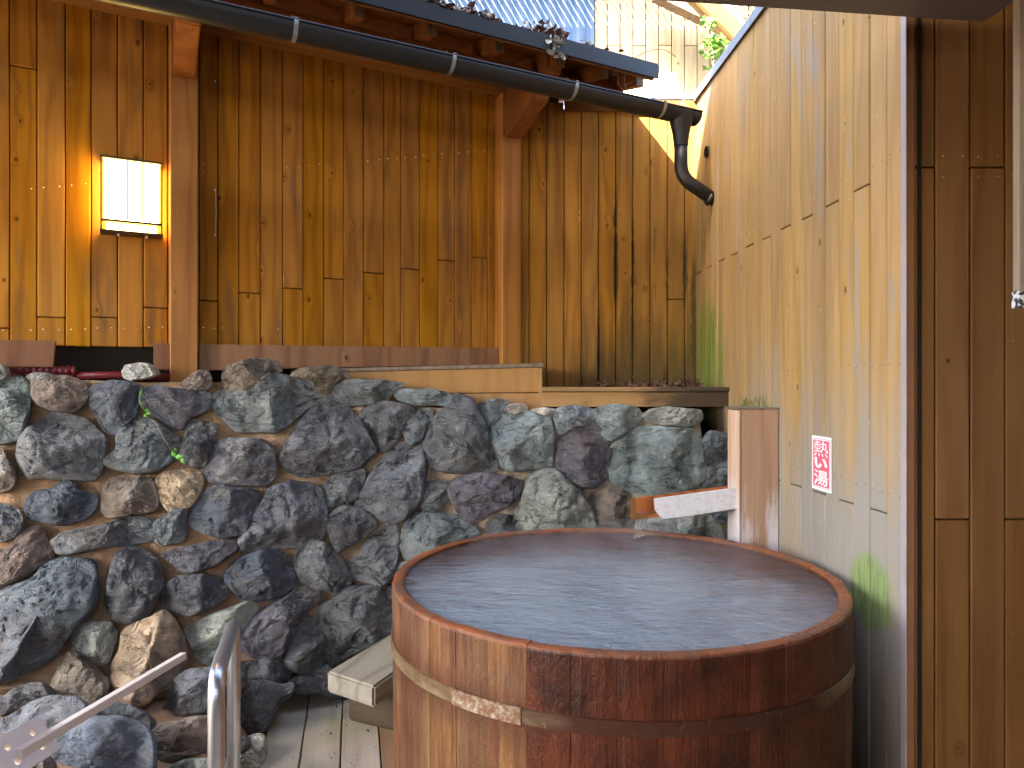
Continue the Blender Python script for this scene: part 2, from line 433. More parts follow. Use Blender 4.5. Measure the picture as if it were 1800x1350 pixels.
def mortar_mat():
    N = NT('sandy_mortar'); p, x, y, z = posn(N)
    a = N.noise(p, 6, 5, .6); b = N.noise(p, 160, 4, .7); c3 = N.noise(p, 30, 5, .6)
    warm = N.rng(x, -1.4, .6, 1, 0)
    c = N.mix(warm, (.50, .42, .32), (.50, .31, .175))
    c = N.mix(N.rng(a, .4, .65, 0, .45), c, (.25, .14, .07))
    c = N.mix(N.rng(b, .5, .7, 0, .45), c, (.16, .12, .09))
    h = N.math('ADD', N.math('MULTIPLY', b, .5), c3)
    return N.fin(c, .92, N.bump(h, .8, .012), spec=.2)
M_mortar = mortar_mat()

# tub wood: each stave's colour is its own; iron runs, wetness where the water spills
def tub_mat():
    N = NT('iron_stained_tub_stave')
    tc = N.n('ShaderNodeTexCoord').outputs['Object']; oi = N.n('ShaderNodeObjectInfo'); rnd = oi.outputs['Random']
    p, x, y, z = posn(N)
    off = N.n('ShaderNodeCombineXYZ')
    for i, k in enumerate((41., 83., 29.)): N.l(N.math('MULTIPLY', rnd, k), off.inputs[i])
    v = N.vmath('ADD', tc, off.outputs[0])
    fib = N.noise(N.mapping(v, (120, 120, 2.5)), 1, 4, .6); med = N.noise(N.mapping(v, (24, 24, 1.2)), 1, 4, .65)
    run = N.noise(N.mapping(p, (16, 16, 1.4)), 1, 5, .65); patch = N.noise(N.mapping(p, (7, 7, 5)), 1, 4, .6)
    c = N.mix(N.rng(med, .35, .65), N.mix(1., oi.outputs['Color'], (1.25, 1.2, 1.15), 'MULTIPLY'), N.mix(1., oi.outputs['Color'], (.6, .5, .42), 'MULTIPLY'))
    c = N.mix(N.rng(fib, .45, .7, 0, .5), c, N.mix(1., oi.outputs['Color'], (.4, .32, .28), 'MULTIPLY'))
    wet = oi.outputs['Alpha']
    c = N.mix(N.rng(run, .47, .6, 0, .85), c, (.095, .028, .010))
    run2 = N.noise(N.mapping(p, (48, 48, 1.8), (3, 5, 0)), 1, 4, .7)
    c = N.mix(N.rng(run2, .56, .66, 0, .7), c, (.06, .022, .010))
    grey = N.math('MULTIPLY', N.rng(patch, .52, .66, 0, .5), N.math('SUBTRACT', 1.05, wet, clamp=True))
    c = N.mix(grey, c, (.13, .095, .06))
    # dark red film over the wet staves and under the hoop
    band = N.rng(N.math('ADD', z, N.math('MULTIPLY', N.math('SUBTRACT', run, .5), .25)), .76, .64, 0, 1, True)
    band = N.math('MULTIPLY', band, N.rng(z, .54, .62, .25, 1))
    film = N.math('MAXIMUM', N.math('MULTIPLY', wet, .93), N.math('MULTIPLY', band, .7))
    filmc = N.mix(N.rng(patch, .38, .62), (.026, .006, .0025), (.095, .020, .006))
    c = N.mix(film, c, filmc)
    # rim: orange deposit
    rim = N.rng(N.math('ADD', z, N.math('MULTIPLY', N.math('SUBTRACT', patch, .5), .015)), .817, .826, 0, 1)
    rc = N.mix(N.rng(patch, .4, .62), (.30, .085, .022), (.13, .06, .032))
    c = N.mix(N.math('MULTIPLY', rim, .85), c, rc)
    inner = N.rng(N.vmath('DISTANCE', N.vmath('MULTIPLY', p, (1, 1, 0)), (.358, 2.52, 0)) if False else z, 9, 10, 0, 0)
    rg = N.math('SUBTRACT', N.math('MULTIPLY_ADD', fib, .2, .42), N.math('MULTIPLY', wet, .27))
    rg = N.math('SUBTRACT', rg, N.math('MULTIPLY', rim, .1))
    h = N.math('ADD', N.math('MULTIPLY', fib, .5), N.math('ADD', med, N.math('MULTIPLY', N.noise(v, 40, 5, .7), .5)))
    return N.fin(c, rg, N.bump(N.math('ADD', h, N.math('MULTIPLY', N.noise(N.mapping(p, (1, 1, .6)), 55, 5, .75), 1.3)), .85, .005), spec=.3)
M_tub = tub_mat()
def hoop_mat():
    N = NT('corroded_hoop'); p, x, y, z = posn(N)
    a = N.noise(N.mapping(p, (6, 6, 25)), 1, 5, .7); b = N.noise(p, 40, 5, .7)
    c = N.mix(N.rng(a, .38, .6), (.22, .17, .09), (.13, .075, .035))
    fr = N.rng(N.math('ADD', x, N.math('MULTIPLY', a, .2)), -.02, .25, 0, 1)
    fr = N.math('MULTIPLY', fr, N.rng(x, .95, .8, 0, 1))
    c = N.mix(N.math('MULTIPLY', fr, .95), c, (.045, .012, .006))
    c = N.mix(N.rng(b, .6, .72, 0, .5), c, (.36, .30, .2))
    return N.fin(c, .4, N.bump(b, .5, .004), .05, .3)
M_hoop = hoop_mat()
def plate_mat():
    N = NT('flaking_hoop_lap'); p, x, y, z = posn(N)
    b = N.noise(N.mapping(p, (1, 1, 1)), 45, 6, .75)
    c = N.mix(N.rng(b, .46, .66), (.17, .075, .03), (.42, .36, .26))
    return N.fin(c, .45, N.bump(b, .7, .006), .2, .5)
M_plate = plate_mat()
def water_mat():
    N = NT('hot_spring_water'); p, x, y, z = posn(N)
    a = N.noise(N.mapping(p, (1.0, 2.4, 1)), 6.5, 4, .6, .6); b = N.noise(N.mapping(p, (1., 3.0, 1)), 26, 4, .6, .4)
    w = N.noise(N.mapping(p, (1., 1., 1)), 3.0, 4, .6)
    # milky water, with dark far and pale middle reflections put into its colour
    m = N.math('ADD', blob(N, x, y, .25, 2.05, .95, .95), N.math('MULTIPLY', N.math('SUBTRACT', w, .5), .8))
    c = N.mix(N.rng(m, .0, 1.15, 0, 1, True), (.045, .022, .020), (.20, .235, .255))
    h = N.math('ADD', a, N.math('MULTIPLY', b, .35))
    return N.fin(c, .04, N.bump(h, .9, .04), spec=.8)
M_water = water_mat()
def stream_mat():
    N = NT('falling_water_stream')
    N.b.inputs['Transmission Weight'].default_value = 1.; N.b.inputs['IOR'].default_value = 1.33
    return N.fin((.95, .97, 1.), .05)
M_stream = stream_mat()

# ------------------------------------------------------------------ plan of the place
LX = Vector((-.8839, -.4678, 0)); LN = Vector((.4678, -.8839, 0)); UP = Vector((0, 0, 1))
C0 = Vector((0, 4.30, 0))                 # inner corner between the left and the back wall
def Lp(s, n, z): return C0+LX*s+LN*n+UP*z
def s_of(px, n=0.):
    k = (px-900)/F
    return (k*(4.30-.8839*n)-.4678*n)/(.4678*k-.8839)
def LpP(px, py, n):
    s = s_of(px, n); p = Lp(s, n, 0); p.z = EYE+(675-py)/F*p.y
    return p, s
YB = 4.27
def XR(Y): return 1.281-.0403*Y
RY = Vector((-.0403, 1, 0)).normalized(); RN = Vector((-1, -.0403, 0)).normalized()
def RpP(px, py):
    k = (px-900)/F; Y = 1.281/(k+.0403); return P(px, py, Y)

# ------------------------------------------------------------------ ground, outer shell
def slab(name, x0, x1, y0, y1, z0, z1, mat, **kw):
    o = board(name, mat, kw.pop('parent', None), ((x0+x1)/2, (y0+y1)/2, (z0+z1)/2), (1, 0, 0), (0, 0, 1), x1-x0, y1-y0, z1-z0, 0)
    return o
g = mesh_obj('ground', [(-150, -150, -.16), (150, -150, -.16), (150, 150, -.16), (-150, 150, -.16)], [(0, 1, 2, 3)], M_ground, kind='structure')
# soil behind the stone wall under the ledges
vs = [Lp(4.2, -.02, 1.40), Lp(0, -.02, 1.40), Vector((1.3, YB-.02, 1.40)), Vector((1.3, 3.80, 1.15)), Vector((.15, 3.80, 1.30)), Vector((-.83, 3.66, 1.42)), Vector((-1.53, 3.34, 1.44)), Vector((-3.0, 2.4, 1.44))]
so_ = mesh_obj('soil', vs, [(0, 1, 5, 6), (0, 6, 7), (1, 2, 3, 4), (1, 4, 5)], M_void, kind='structure')
# unseen storey and walls, added and sized to keep sun off the courtyard
t = thing('sun_block_house', 'unseen building added above and behind the viewer to block sun and light', 'building', (0, 1, 3.2))
slab('sun_block_wall', -4.2, 4.5, -4.0, 2.06, 3.2, 6.05, M_render, parent=t)
slab('rear_light_block', -4.2, 4.5, -2.6, -2.4, -.15, 2.1, M_ledge, parent=t)
slab('side_light_block', 3.05, 3.25, -2.4, 2.1, -.15, 3.2, M_dark, parent=t)

# ------------------------------------------------------------------ plank walls
def plank_run(parent, mat, edges, place, xa, z0, z1, joints, thick=.02, gap=.0035, col=None, name='plank'):
    """edges: positions along xa; place(u, z) -> centre on the face; joints: {index: [z, ...]}"""
    for i in range(len(edges)-1):
        a, b = edges[i], edges[i+1]; w = abs(b-a)-gap
        zz = [z0(i) if callable(z0) else z0]+sorted(joints.get(i, []))+[z1(i) if callable(z1) else z1]
        for k in range(len(zz)-1):
            lo, hi = zz[k]+(.0022 if k else 0), zz[k+1]-(.0022 if k < len(zz)-2 else 0)
            jit = random.uniform(-.0018, .0018)
            c = place((a+b)/2, (lo+hi)/2, jit)
            board(name, mat, parent, c, xa, UP, w, thick, hi-lo, .0035, (col(i) if col else (1, 1, 1, 1)))

# left wall
WL = thing('plank_wall', 'long golden brown vertical plank wall behind the lit lantern, under the eave', 'wooden wall', tuple(C0))
Lpx = [882, 857, 830, 800, 770, 738, 705, 675, 639, 604, 569, 533, 497, 458, 420, 383, 350, 322, 295, 252, 207, 160, 115, 65, 17]
Ls = [0.0]+[s_of(p) for p in Lpx]
s_last = Ls[-1]
while Ls[-1] < 3.5: Ls.append(Ls[-1]+.106)
def zL(px, py): return LpP(px, py, 0)[0].z
jl = {}
def addj(px, py):
    s = s_of(px)
    for i in range(len(Ls)-1):
        if Ls[i] <= s < Ls[i+1]: jl.setdefault(i, []).append(zL(px, py))
for px, py in ((366, 529), (438, 515), (515, 507), (586, 490), (657, 480), (721, 473), (785, 458), (843, 453), (272, 541), (186, 558), (94, 558), (8, 577), (41, 118)) : addj(px, py)
plank_run(WL, M_left, Ls, lambda s, z, j: Lp(s, -.01+j, z), LX,
          lambda i: (1.672+random.uniform(0, .006)) if Ls[i] > 1.86 else 1.66, 3.42, jl)
bk = board('backing', M_void, WL, Lp(1.6, -.032, 2.35), LX, UP, 3.9, .01, 2.1, 0)
board('backing', M_void, WL, Lp(1.9, -.045, 1.45), LX, UP, 3.2, .01, .6, 0)  # dark sheet standing in for the shade of the void below
# dark boards of the footing seen in the gap left of the post
for px in (100, 175, 245): board('footing_board', M_left, WL, Lp(s_of(px), -.035, 1.58), LX, UP, .19, .012, .22, .002, (.35, .3, .3, 1))
# back wall
WB = thing('plank_wall', 'narrow damp plank wall behind the downpipe, stained dark above the long ledge', 'wooden wall', (.6, YB, 1.47))
Bx = [(p-900)/F*YB for p in (900, 930, 961, 991.6, 1022, 1052, 1082.5, 1112, 1143, 1173.5, 1204, 1232)]
plank_run(WB, M_back, Bx, lambda u, z, j: Vector((u, YB+.01+j*1.5, z)), (1, 0, 0), 1.44, 3.205, {9: [P(1190, 526, YB).z]}, gap=.0045)
board('backing', M_void, WB, (.6, YB+.034, 2.3), (1, 0, 0), UP, 1.3, .01, 1.75, 0)
# right wall
WR = thing('plank_wall', 'tall pale weathered plank wall beside the tub, with the red sign on it', 'wooden wall', (XR(3.2), 3.2, 0))
Ry = [2.150]+[2.242+.1008*k for k in range(21)]
jr = {}
zup = EYE+.663; zlo = 1.087
for i in range(1, 21):
    jr[i] = [zup+random.uniform(-.004, .004)] if i % 2 == 0 else [zlo+random.uniform(-.004, .004)]
jr[0] = []; jr[1] = [1.087]
plank_run(WR, M_right, Ry, lambda y, z, j: Vector((XR(y)+.01+j*.8, y, z)), RY, -.15, 3.23, jr, gap=.0028)
board('backing', M_void, WR, (XR(3.2)+.034, 3.2, 1.5), RY, UP, 2.15, .01, 3.3, 0)
# capping on the right and the back wall
t = thing('flashing', 'blue grey metal capping along the sloping top edge of the pale right wall', 'wall capping', (XR(3.2), 3.2, 3.24))
board('capping', M_flash, t, (XR(3.2)+.035, 3.2, 3.245), (1, .0403, 0), RY, .10, .022, 2.16, .003)
board('drip_lip', M_flash, t, (XR(3.2)-.014, 3.2, 3.226), (0, 0, 1), RY, .05, .004, 2.16, .001)
for y in (3.35, 3.75, 4.1): board('screw', M_nail, t, (XR(y)-.018, y, 3.222), (0, 1, 0), UP, .008, .004, .008, .001)
t = thing('flashing', 'short pale metal capping on top of the back wall behind the gutter end', 'wall capping', (.8, YB, 3.22))
board('capping', M_flash, t, (.72, YB+.03, 3.226), (0, 1, 0), (1, 0, 0), .11, .02, .80, .003)
board('under_board', M_post, t, (.72, YB-.012, 3.175), (0, 0, 1), (1, 0, 0), .06, .02, .80, .003, (.4, .4, .4, 1))
# corner trim and dark wall under the roof
t = thing('corner_trim', 'tall thin dark brown corner trim where the pale wall meets the dark wall', 'trim', (XR(2.14), 2.12, 0))
board('edge_strip', M_trim2, t, (1.186, 2.135, 1.65), (1, 0, 0), UP, .004, .028, 3.6, .001)
board('trim_face', M_trim, t, (1.2015, 2.136, 1.65), (1, 0, 0), UP, .026, .022, 3.6, .003)
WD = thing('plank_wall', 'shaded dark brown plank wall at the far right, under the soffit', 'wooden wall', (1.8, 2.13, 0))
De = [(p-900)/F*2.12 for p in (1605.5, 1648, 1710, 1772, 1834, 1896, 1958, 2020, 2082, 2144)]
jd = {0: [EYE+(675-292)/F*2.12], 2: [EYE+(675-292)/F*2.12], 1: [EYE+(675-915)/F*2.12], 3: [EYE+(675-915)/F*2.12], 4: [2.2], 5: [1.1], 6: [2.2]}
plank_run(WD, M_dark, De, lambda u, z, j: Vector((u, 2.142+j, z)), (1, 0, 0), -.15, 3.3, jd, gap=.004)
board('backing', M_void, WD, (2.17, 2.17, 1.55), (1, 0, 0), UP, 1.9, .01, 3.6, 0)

# nails (tiny bright heads) as one part of each wall
def nails(parent, pts, nrm, r=.0035):
    vs, fs = [], []
    nrm = Vector(nrm).normalized(); a = nrm.cross(UP).normalized(); b = a.cross(nrm)
    for p in pts:
        o0 = len(vs)
        for ring, (rr, hh) in enumerate(((r, .0005), (r*.6, .0018))):
            for k in range(6):
                an = k*math.pi/3; vs.append(p+(a*math.cos(an)+b*math.sin(an))*rr+nrm*hh)
        for k in range(6): fs.append((o0+k, o0+(k+1) % 6, o0+6+(k+1) % 6, o0+6+k))
        fs.append(tuple(o0+6+k for k in range(6)))
    mesh_obj('nails', vs, fs, M_nail, parent, kind='stuff')
def lin(px, table):
    for (a, ya), (b, yb) in zip(table, table[1:]):
        if px <= b: return ya+(yb-ya)*(px-a)/(b-a)
    return table[-1][1]
pts = []
for i in range(1, len(Ls)-1):
    for row in (((-60, 582), (300, 575), (466, 577), (880, 593)), ((-60, 342), (150, 323), (370, 305), (573, 289), (880, 262))):
        for f in (.22, .78):
            s = Ls[i]+(Ls[i+1]-Ls[i])*f; p = Lp(s, .0, 0); px = 900+F*p.x/p.y
            if 300 < px < 350 or random.random() < .12: continue
            py = lin(px, row)+random.uniform(-1.2, 1.2); p.z = EYE+(675-py)/F*p.y; pts.append(p)
nails(WL, pts, LN)
pts = []
for i in range(len(Bx)-1):
    for f in (.22, .78): pts.append(Vector((Bx[i]+(Bx[i+1]-Bx[i])*f, YB-.001, EYE+.610+random.uniform(-.005, .005))))
nails(WB, pts, (0, -1, 0))
pts = []
for i in range(len(Ry)-1):
    for f in (.22, .78):
        y = Ry[i]+(Ry[i+1]-Ry[i])*f
        for z in (zup+.06, 1.16, zup-.6, 2.9): pts.append(Vector((XR(y)-.001, y, z+random.uniform(-.01, .01))))
nails(WR, pts, RN, .0022)
pts = []
for i in range(5):
    for f in (.22, .78):
        for z in (2.19, 2.13, 1.63, 1.11, .75): pts.append(Vector((De[i]+(De[i+1]-De[i])*f, 2.1315, z+random.uniform(-.006, .006))))
nails(WD, pts, (0, -1, 0), .0022)

# posts, beam and brackets of the left building
def post(px0, px1, z0, label):
    n = .10; s1, s0 = s_of(px0, n), s_of(px1, n)
    o = board('wooden_post', M_post, None, Lp((s0+s1)/2, n/2, (z0+3.22)/2), LX, UP, s1-s0, n, 3.22-z0, .004)
    tag(o, label, 'post', 'posts of the plank wall'); return (s0+s1)/2
sp1 = post(299, 348, 1.44, 'reddish wooden post standing on the stones right of the lit lantern')
sp2 = post(883, 916, 1.575, 'slender reddish wooden post at the corner where the long plank wall ends')
o = board('eave_beam', M_post, None, Lp(1.75, .055, 3.31), UP, LX, .15, .11, 3.9, .004, (.85, .8, .8, 1))
tag(o, 'long horizontal reddish beam along the top of the plank wall under the eave', 'beam')
prof = [(.0, 2.96), (.07, 2.955), (.16, 2.985), (.27, 3.04), (.345, 3.06), (.36, 3.09), (.34, 3.125), (.30, 3.14), (.40, 3.15), (.47, 3.16), (.49, 3.20), (.47, 3.30), (.112, 3.30), (.112, 3.232), (.0, 3.232)]
for sp, lab in ((sp1, 'curved wooden bracket on top of the post beside the lantern, seen end on'), (sp2, 'curved dark red wooden bracket under the gutter at the corner post')):
    o = extrude_poly('roof_bracket', [Lp(sp-.048, n+.102 if z < 3.231 else n+.112, z-.0) for n, z in prof], LX*.096, M_post, None, (.75, .6, .6, 1), .006)
    tag(o, lab, 'bracket', 'brackets under the eave')
# skirting boards
def pboard(name, pxs, n, thick, mat, label, cat, col=(1, 1, 1, 1)):
    q = [LpP(px, py, n)[0] for px, py in pxs]
    o = extrude_poly(name, q, LN*(-thick), mat, None, col, .003)
    tag(o, label, cat); return o
def zfix(o): return o
pboard('skirting_board', [(350, 605), (882, 612), (882, 640), (350, 651)], .055, .03, M_skirt, 'long purple brown skirting board between the two posts', 'skirting board')
pboard('skirting_board', [(270, 603), (299, 604), (299, 650), (270, 650)], .055, .03, M_skirt, 'short stub of skirting board just left of the thick post', 'skirting board', (.75, .7, .7, 1))
pboard('loose_board', [(-70, 596), (98, 599), (94, 645), (-70, 644)], .11, .03, M_skirt, 'brown board at the left edge hiding the conduit, its end cut slanted', 'board', (.62, .55, .52, 1))
# conduits in the gap
pts = [LpP(px, py, .06)[0] for px, py in ((-60, 655), (30, 652), (80, 651), (136, 652))]
q = []; rr = []
for a, b in zip(pts, pts[1:]):
    n_ = int((b-a).length/.006)
    for k in range(n_): q.append(a.lerp(b, k/n_)); rr.append(.021+.0035*math.sin(len(q)*math.pi*.5))
o = tube('conduit', q, .02, M_red, None, 10, True, None, rads=rr)
tag(o, 'corrugated red conduit lying in the gap behind the top stones', 'conduit')
o = tube('pipe', [LpP(px, py, .055)[0] for px, py in ((134, 660), (200, 659), (260, 661), (300, 663))], .016, M_red, None, 12)
tag(o, 'smooth dark red pipe joining the corrugated conduit behind the pale rock', 'pipe')
# ledges
t = thing('ledge', 'upper honey coloured boxed ledge above the middle stones, ending below the corner post', 'ledge', (-.3, 3.74, 1.4))
a, b = P(615, 655, 3.72), P(955, 641, 3.72)
extrude_poly('top_board', [P(495, 650, 3.715), P(955, 638, 3.70), P(955, 645, 3.70), P(495, 656, 3.715)], (0, .48, 0), M_grey, t, (.9, .8, .7, 1), .002)
extrude_poly('front_board', [P(600, 654, 3.73), P(948, 646, 3.71), P(948, 689.5, 3.71), P(600, 692, 3.73)], (0, .022, 0), M_ledge, t, None, .002)
extrude_poly('front_board', [P(600, 693.5, 3.73), P(948, 691, 3.71), P(948, 735, 3.71), P(600, 735, 3.73)], (0, .022, 0), M_ledge, t, None, .002)
board('end_board', M_ledge, t, (P(949, 690, 3.71).x+.004, 3.93, EYE-.04), (0, 1, 0), UP, .44, .018, .25, .002)
t = thing('ledge', 'lower long ledge with blackened right end, dead leaves on it, over the tub side stones', 'ledge', (.66, 3.7, 1.4))
def w_dark_end(N, col, rg, fib, med):  # darkens the ledge towards its right end
    p, x, y, z = posn(N)
    a = N.noise(N.mapping(p, (6, 6, 30)), 1, 4, .6)
    d = N.math('ADD', x, N.math('MULTIPLY', N.math('SUBTRACT', a, .5), .6))
    return N.mix(N.rng(d, .62, .86, 0, .9), col, (.03, .022, .018)), rg
M_ledge2 = wood('ledge_board_dark_end', (.44, .25, .10), (.30, .16, .055), .6, .3, .05, w_dark_end, grain=.5)
x0, x1 = P(952, 0, 3.68).x, P(1283, 0, 3.68).x
board('top_board', M_ledge2, t, ((x0+x1)/2, 3.95, 1.472), (0, 1, 0), (1, 0, 0), .56, .022, x1-x0, .003, (.75, .8, .85, 1))
board('front_board', M_ledge2, t, ((x0+x1)/2, 3.70, 1.4195), UP, (1, 0, 0), .078, .022, x1-x0-.004, .003)
# lantern
def Lb(name, mat, parent, s, n, z, ws, wn, wz, bev=.001): return board(name, mat, parent, Lp(s, n, z), LX, UP, ws, wn, wz, bev)
nf = .085
sl, sr = s_of(176, nf), s_of(286, nf); sc = (sl+sr)/2; Yc = Lp(sc, nf, 0).y
zt, zb = EYE+(675-281)/F*Yc, EYE+(675-409)/F*Yc
zb2 = zb+.052; wdt = sl-sr
t = thing('wall_lantern', 'lit square paper wall lantern with three thin bars on the golden planks', 'lantern', tuple(Lp(sc, 0, zb)))
Lb('diffuser', M_paper, t, sc, nf/2-.002, (zt+zb2)/2, wdt-.026, nf-.018, zt-zb2-.012)
Lb('bulb_slot', M_paper, t, sc, nf/2-.006, zb+.028, wdt-.045, nf-.035, .026)
Lb('top_rail', M_lampwood, t, sc, nf/2+.004, zt, wdt+.004, nf+.006, .010)
Lb('bottom_rail', M_lampwood, t, sc, nf/2+.004, zb, wdt+.004, nf+.006, .011)
Lb('cross_rail', M_lampwood, t, sc, nf-.004, zb2-.003, wdt-.013, .014, .011)
for s_ in (sl, sr): Lb('stile', M_lampwood, t, s_-(.004 if s_ == sl else -.004), nf-.003, (zt+zb)/2, .007, .008, zt-zb-.012)
for k in (-.030, .0, .030): Lb('bar', M_lampwood, t, sc-.012+k, nf-.004, (zt+zb2)/2, .007, .006, zt-zb2-.014)
for k in (-.06, .055): Lb('foot', M_fresh, t, sc+k, .05, zb-.009, .012, .03, .008)

# ------------------------------------------------------------------ left roof: rafters, boards, drip edge
def surfL(px, n, py): return LpP(px, py, n)[0]
RF = thing('eave_roof', 'dark metal edged eave roof over the plank wall, littered with dead leaves', 'roof', tuple(Lp(1.5, .4, 3.3)))
nE = .78
e0 = LpP(1158, 131, nE); e1 = LpP(700, 10, nE)
sE0, zE0 = e0[1], e0[0].z; zE1 = e1[0].z; zE = (zE0+zE1)/2
sE1 = 4.0
slope = .25
def roofp(s, n, dz=0): return Lp(s, n, zE+.025+(nE-n)*slope+dz)
def roofbox(name, mat, s0, s1, n0, n1, dz0, dz1, col=None, bev=.002):
    q = [roofp(s0, n0, dz0), roofp(s0, n1, dz0), roofp(s0, n1, dz1), roofp(s0, n0, dz1)]
    return extrude_poly(name, q, LX*(s1-s0), mat, RF, col, bev)
roofbox('metal_roofing', M_blackmetal, sE0, sE1, nE-.004, -1.7, .020, .032)
q = [Lp(sE0, nE, zE0-.022), Lp(sE0, nE-.006, zE0-.024), Lp(sE0, nE-.008, zE0+.046), Lp(sE0, nE+.004, zE0+.046)]
dz_ = Vector((0, 0, 0))
extrude_poly('drip_edge', q, LX*(sE1-sE0), M_blackmetal, RF, None, .001)
roofbox('fascia', M_post, sE0+.02, sE1, nE-.012, nE-.040, -.060, .006, (.42, .36, .34, 1))
bn = nE-.045; k = 0
while bn > -1.6:
    roofbox('roof_board', M_post, sE0+.03, sE1, bn, bn-.146, .0, .016, (.5, .4, .38, 1)); bn -= .15; k += 1
raf = [-.455, -.215, .0635, .42, .78, 1.13, 1.5, 1.86, 2.2, 2.6, 3.0, 3.4]
for s_ in raf:
    rf_ = roofbox('rafter', M_post, s_-.024, s_+.024, .66, -1.5, -.085, -.002, (.55, .42, .38, 1))
    q = [roofp(s_-.0235, .661, -.084), roofp(s_+.0235, .661, -.084), roofp(s_+.0235, .661, -.003), roofp(s_-.0235, .661, -.003)]
    extrude_poly('end_grain', q, LN*.0025, M_grey, rf_, (1.2, 1.1, 1., 1), 0)
roofbox('purlin', M_post, sE0+.03, sE1, .50, .43, -.16, -.088, (.5, .4, .36, 1))
# gutter
G = thing('gutter', 'black half round gutter with silver bands running down towards the corner', 'gutter', tuple(Lp(.5, .76, 3.05)))
nG = .76
gz = []
def gpt(px, py):
    return LpP(px, py, nG)
ga, sga = gpt(1222, 203); gb, sgb = gpt(510, 46)
def gutter_pt(s):
    f = (s-sga)/(sgb-sga); return Lp(s, nG, ga.z+(gb.z-ga.z)*f)
sg_end = 4.0; rG = .060
gp = [gutter_pt(sga+(sg_end-sga)*k/12) for k in range(13)]
def halfpipe(name, pts, r_out, r_in, mat, parent):
    vs, fs = [], []; n = 18
    for p in pts:
        for r, rev in ((r_out, 0), (r_in, 1)):
            for k in range(n+1):
                an = math.pi*k/n
                if rev: an = math.pi-an
                vs.append(p+LN*(math.cos(an)*r)-UP*(math.sin(an)*r))
    m = 2*(n+1)
    for i in range(len(pts)-1):
        for k in range(m): fs.append((i*m+k, i*m+(k+1) % m, (i+1)*m+(k+1) % m, (i+1)*m+k))
    fs.append(tuple(range(m))); fs.append(tuple((len(pts)-1)*m+k for k in range(m))[::-1])
    o = mesh_obj(name, vs, fs, mat, parent, centre=True)
    for p in o.data.polygons: p.use_smooth = len(p.vertices) == 4 and p.area > .0004
    return o
halfpipe('gutter_channel', gp, rG, rG-.004, M_black, G)
for sd_ in (1, -1):
    tube('gutter_lip', [p+LN*(rG-.001)*sd_+UP*.003 for p in gp], .0055, M_blackmetal, G, 8)
for px in (516, 790, 1003, 1157):
    s_ = s_of(px, nG); c = gutter_pt(s_); vs, fs = [], []
    n = 18
    for dx in (-.009, .009):
        for r in (rG+.0012, rG+.0045):
            for k in range(n+1):
                an = math.pi*k/n; vs.append(c+LX*dx+LN*(math.cos(an)*r)-UP*(math.sin(an)*r-.004))
    m = n+1
    for k in range(n):
        fs += [(m+k, m+k+1, 3*m+k+1, 3*m+k), (k, k+1, m+k+1, m+k), (2*m+k, 3*m+k, 3*m+k+1, 2*m+k+1)]
    b_ = mesh_obj('gutter_band', vs, fs, M_zinc, G, smooth=False)
    board('band_hook', M_zinc, b_, c+LN*.0+UP*.011, LX, LN, .016, .003, 2*rG+.01, 0)
    tube('band_strap', [c+UP*.012, c+LN*(-.03)+UP*.06, c-LN*.09+UP*.075], .004, M_zinc, b_, 6)
# outlet funnel and downpipe
fc = gutter_pt(s_of(1197, nG))
vs, fs = [], []
n = 20
prof_f = [(.0, .072, .064), (-.035, .070, .062), (-.07, .060, .056), (-.125, .046, .046), (-.17, .040, .040), (-.19, .040, .040)]
for dz, ra, rb in prof_f:
    for k in range(n):
        an = 2*math.pi*k/n; vs.append(fc+LX*math.cos(an)*ra+LN*math.sin(an)*rb+UP*dz)
for i in range(len(prof_f)-1):
    for k in range(n): fs.append((i*n+k, i*n+(k+1) % n, (i+1)*n+(k+1) % n, (i+1)*n+k))
mesh_obj('outlet', vs, fs, M_black, G, smooth=True, centre=True)
p0 = fc+UP*(-.17); p1 = Vector((fc.x, fc.y, P(1195, 312, fc.y).z)); p2 = RpP(1252, 352)
tube('downpipe', rounded([p0, p1, p2+Vector((.03, 0, -.01))], .075, 8), .037, M_black, G, 18)
tube('pipe_collar', [p0+UP*.012, p0-UP*.018], .037, M_black, G, 18)
tube('wall_collar', [p2+(p1-p2).normalized()*.03, p2+(p1-p2).normalized()*.002], .040, M_black, G, 18)
# wires tied over the outlet
for a, b in (((1190, 196), (1199, 178)), ((1211, 194), (1199, 178)), ((1199, 178), (1214, 165))):
    o = tube('tie_wire', [P(*a, 3.95), P(*b, 4.1)], .0025, M_zinc, G, 5)
# small vent stub in the right wall
p = RpP(1244, 267)
t = thing('vent_pipe', 'small round black vent hole in the pale wall right of the downpipe', 'vent', tuple(p))
tube('pipe_ring', [p+RN*.012, p-RN*.0], .032, M_black, t, 16, caps=False)
tube('pipe_mouth', [p+RN*.004, p+RN*.001], .028, M_void, t, 16)  # near-black disc stands in for the shade inside the pipe

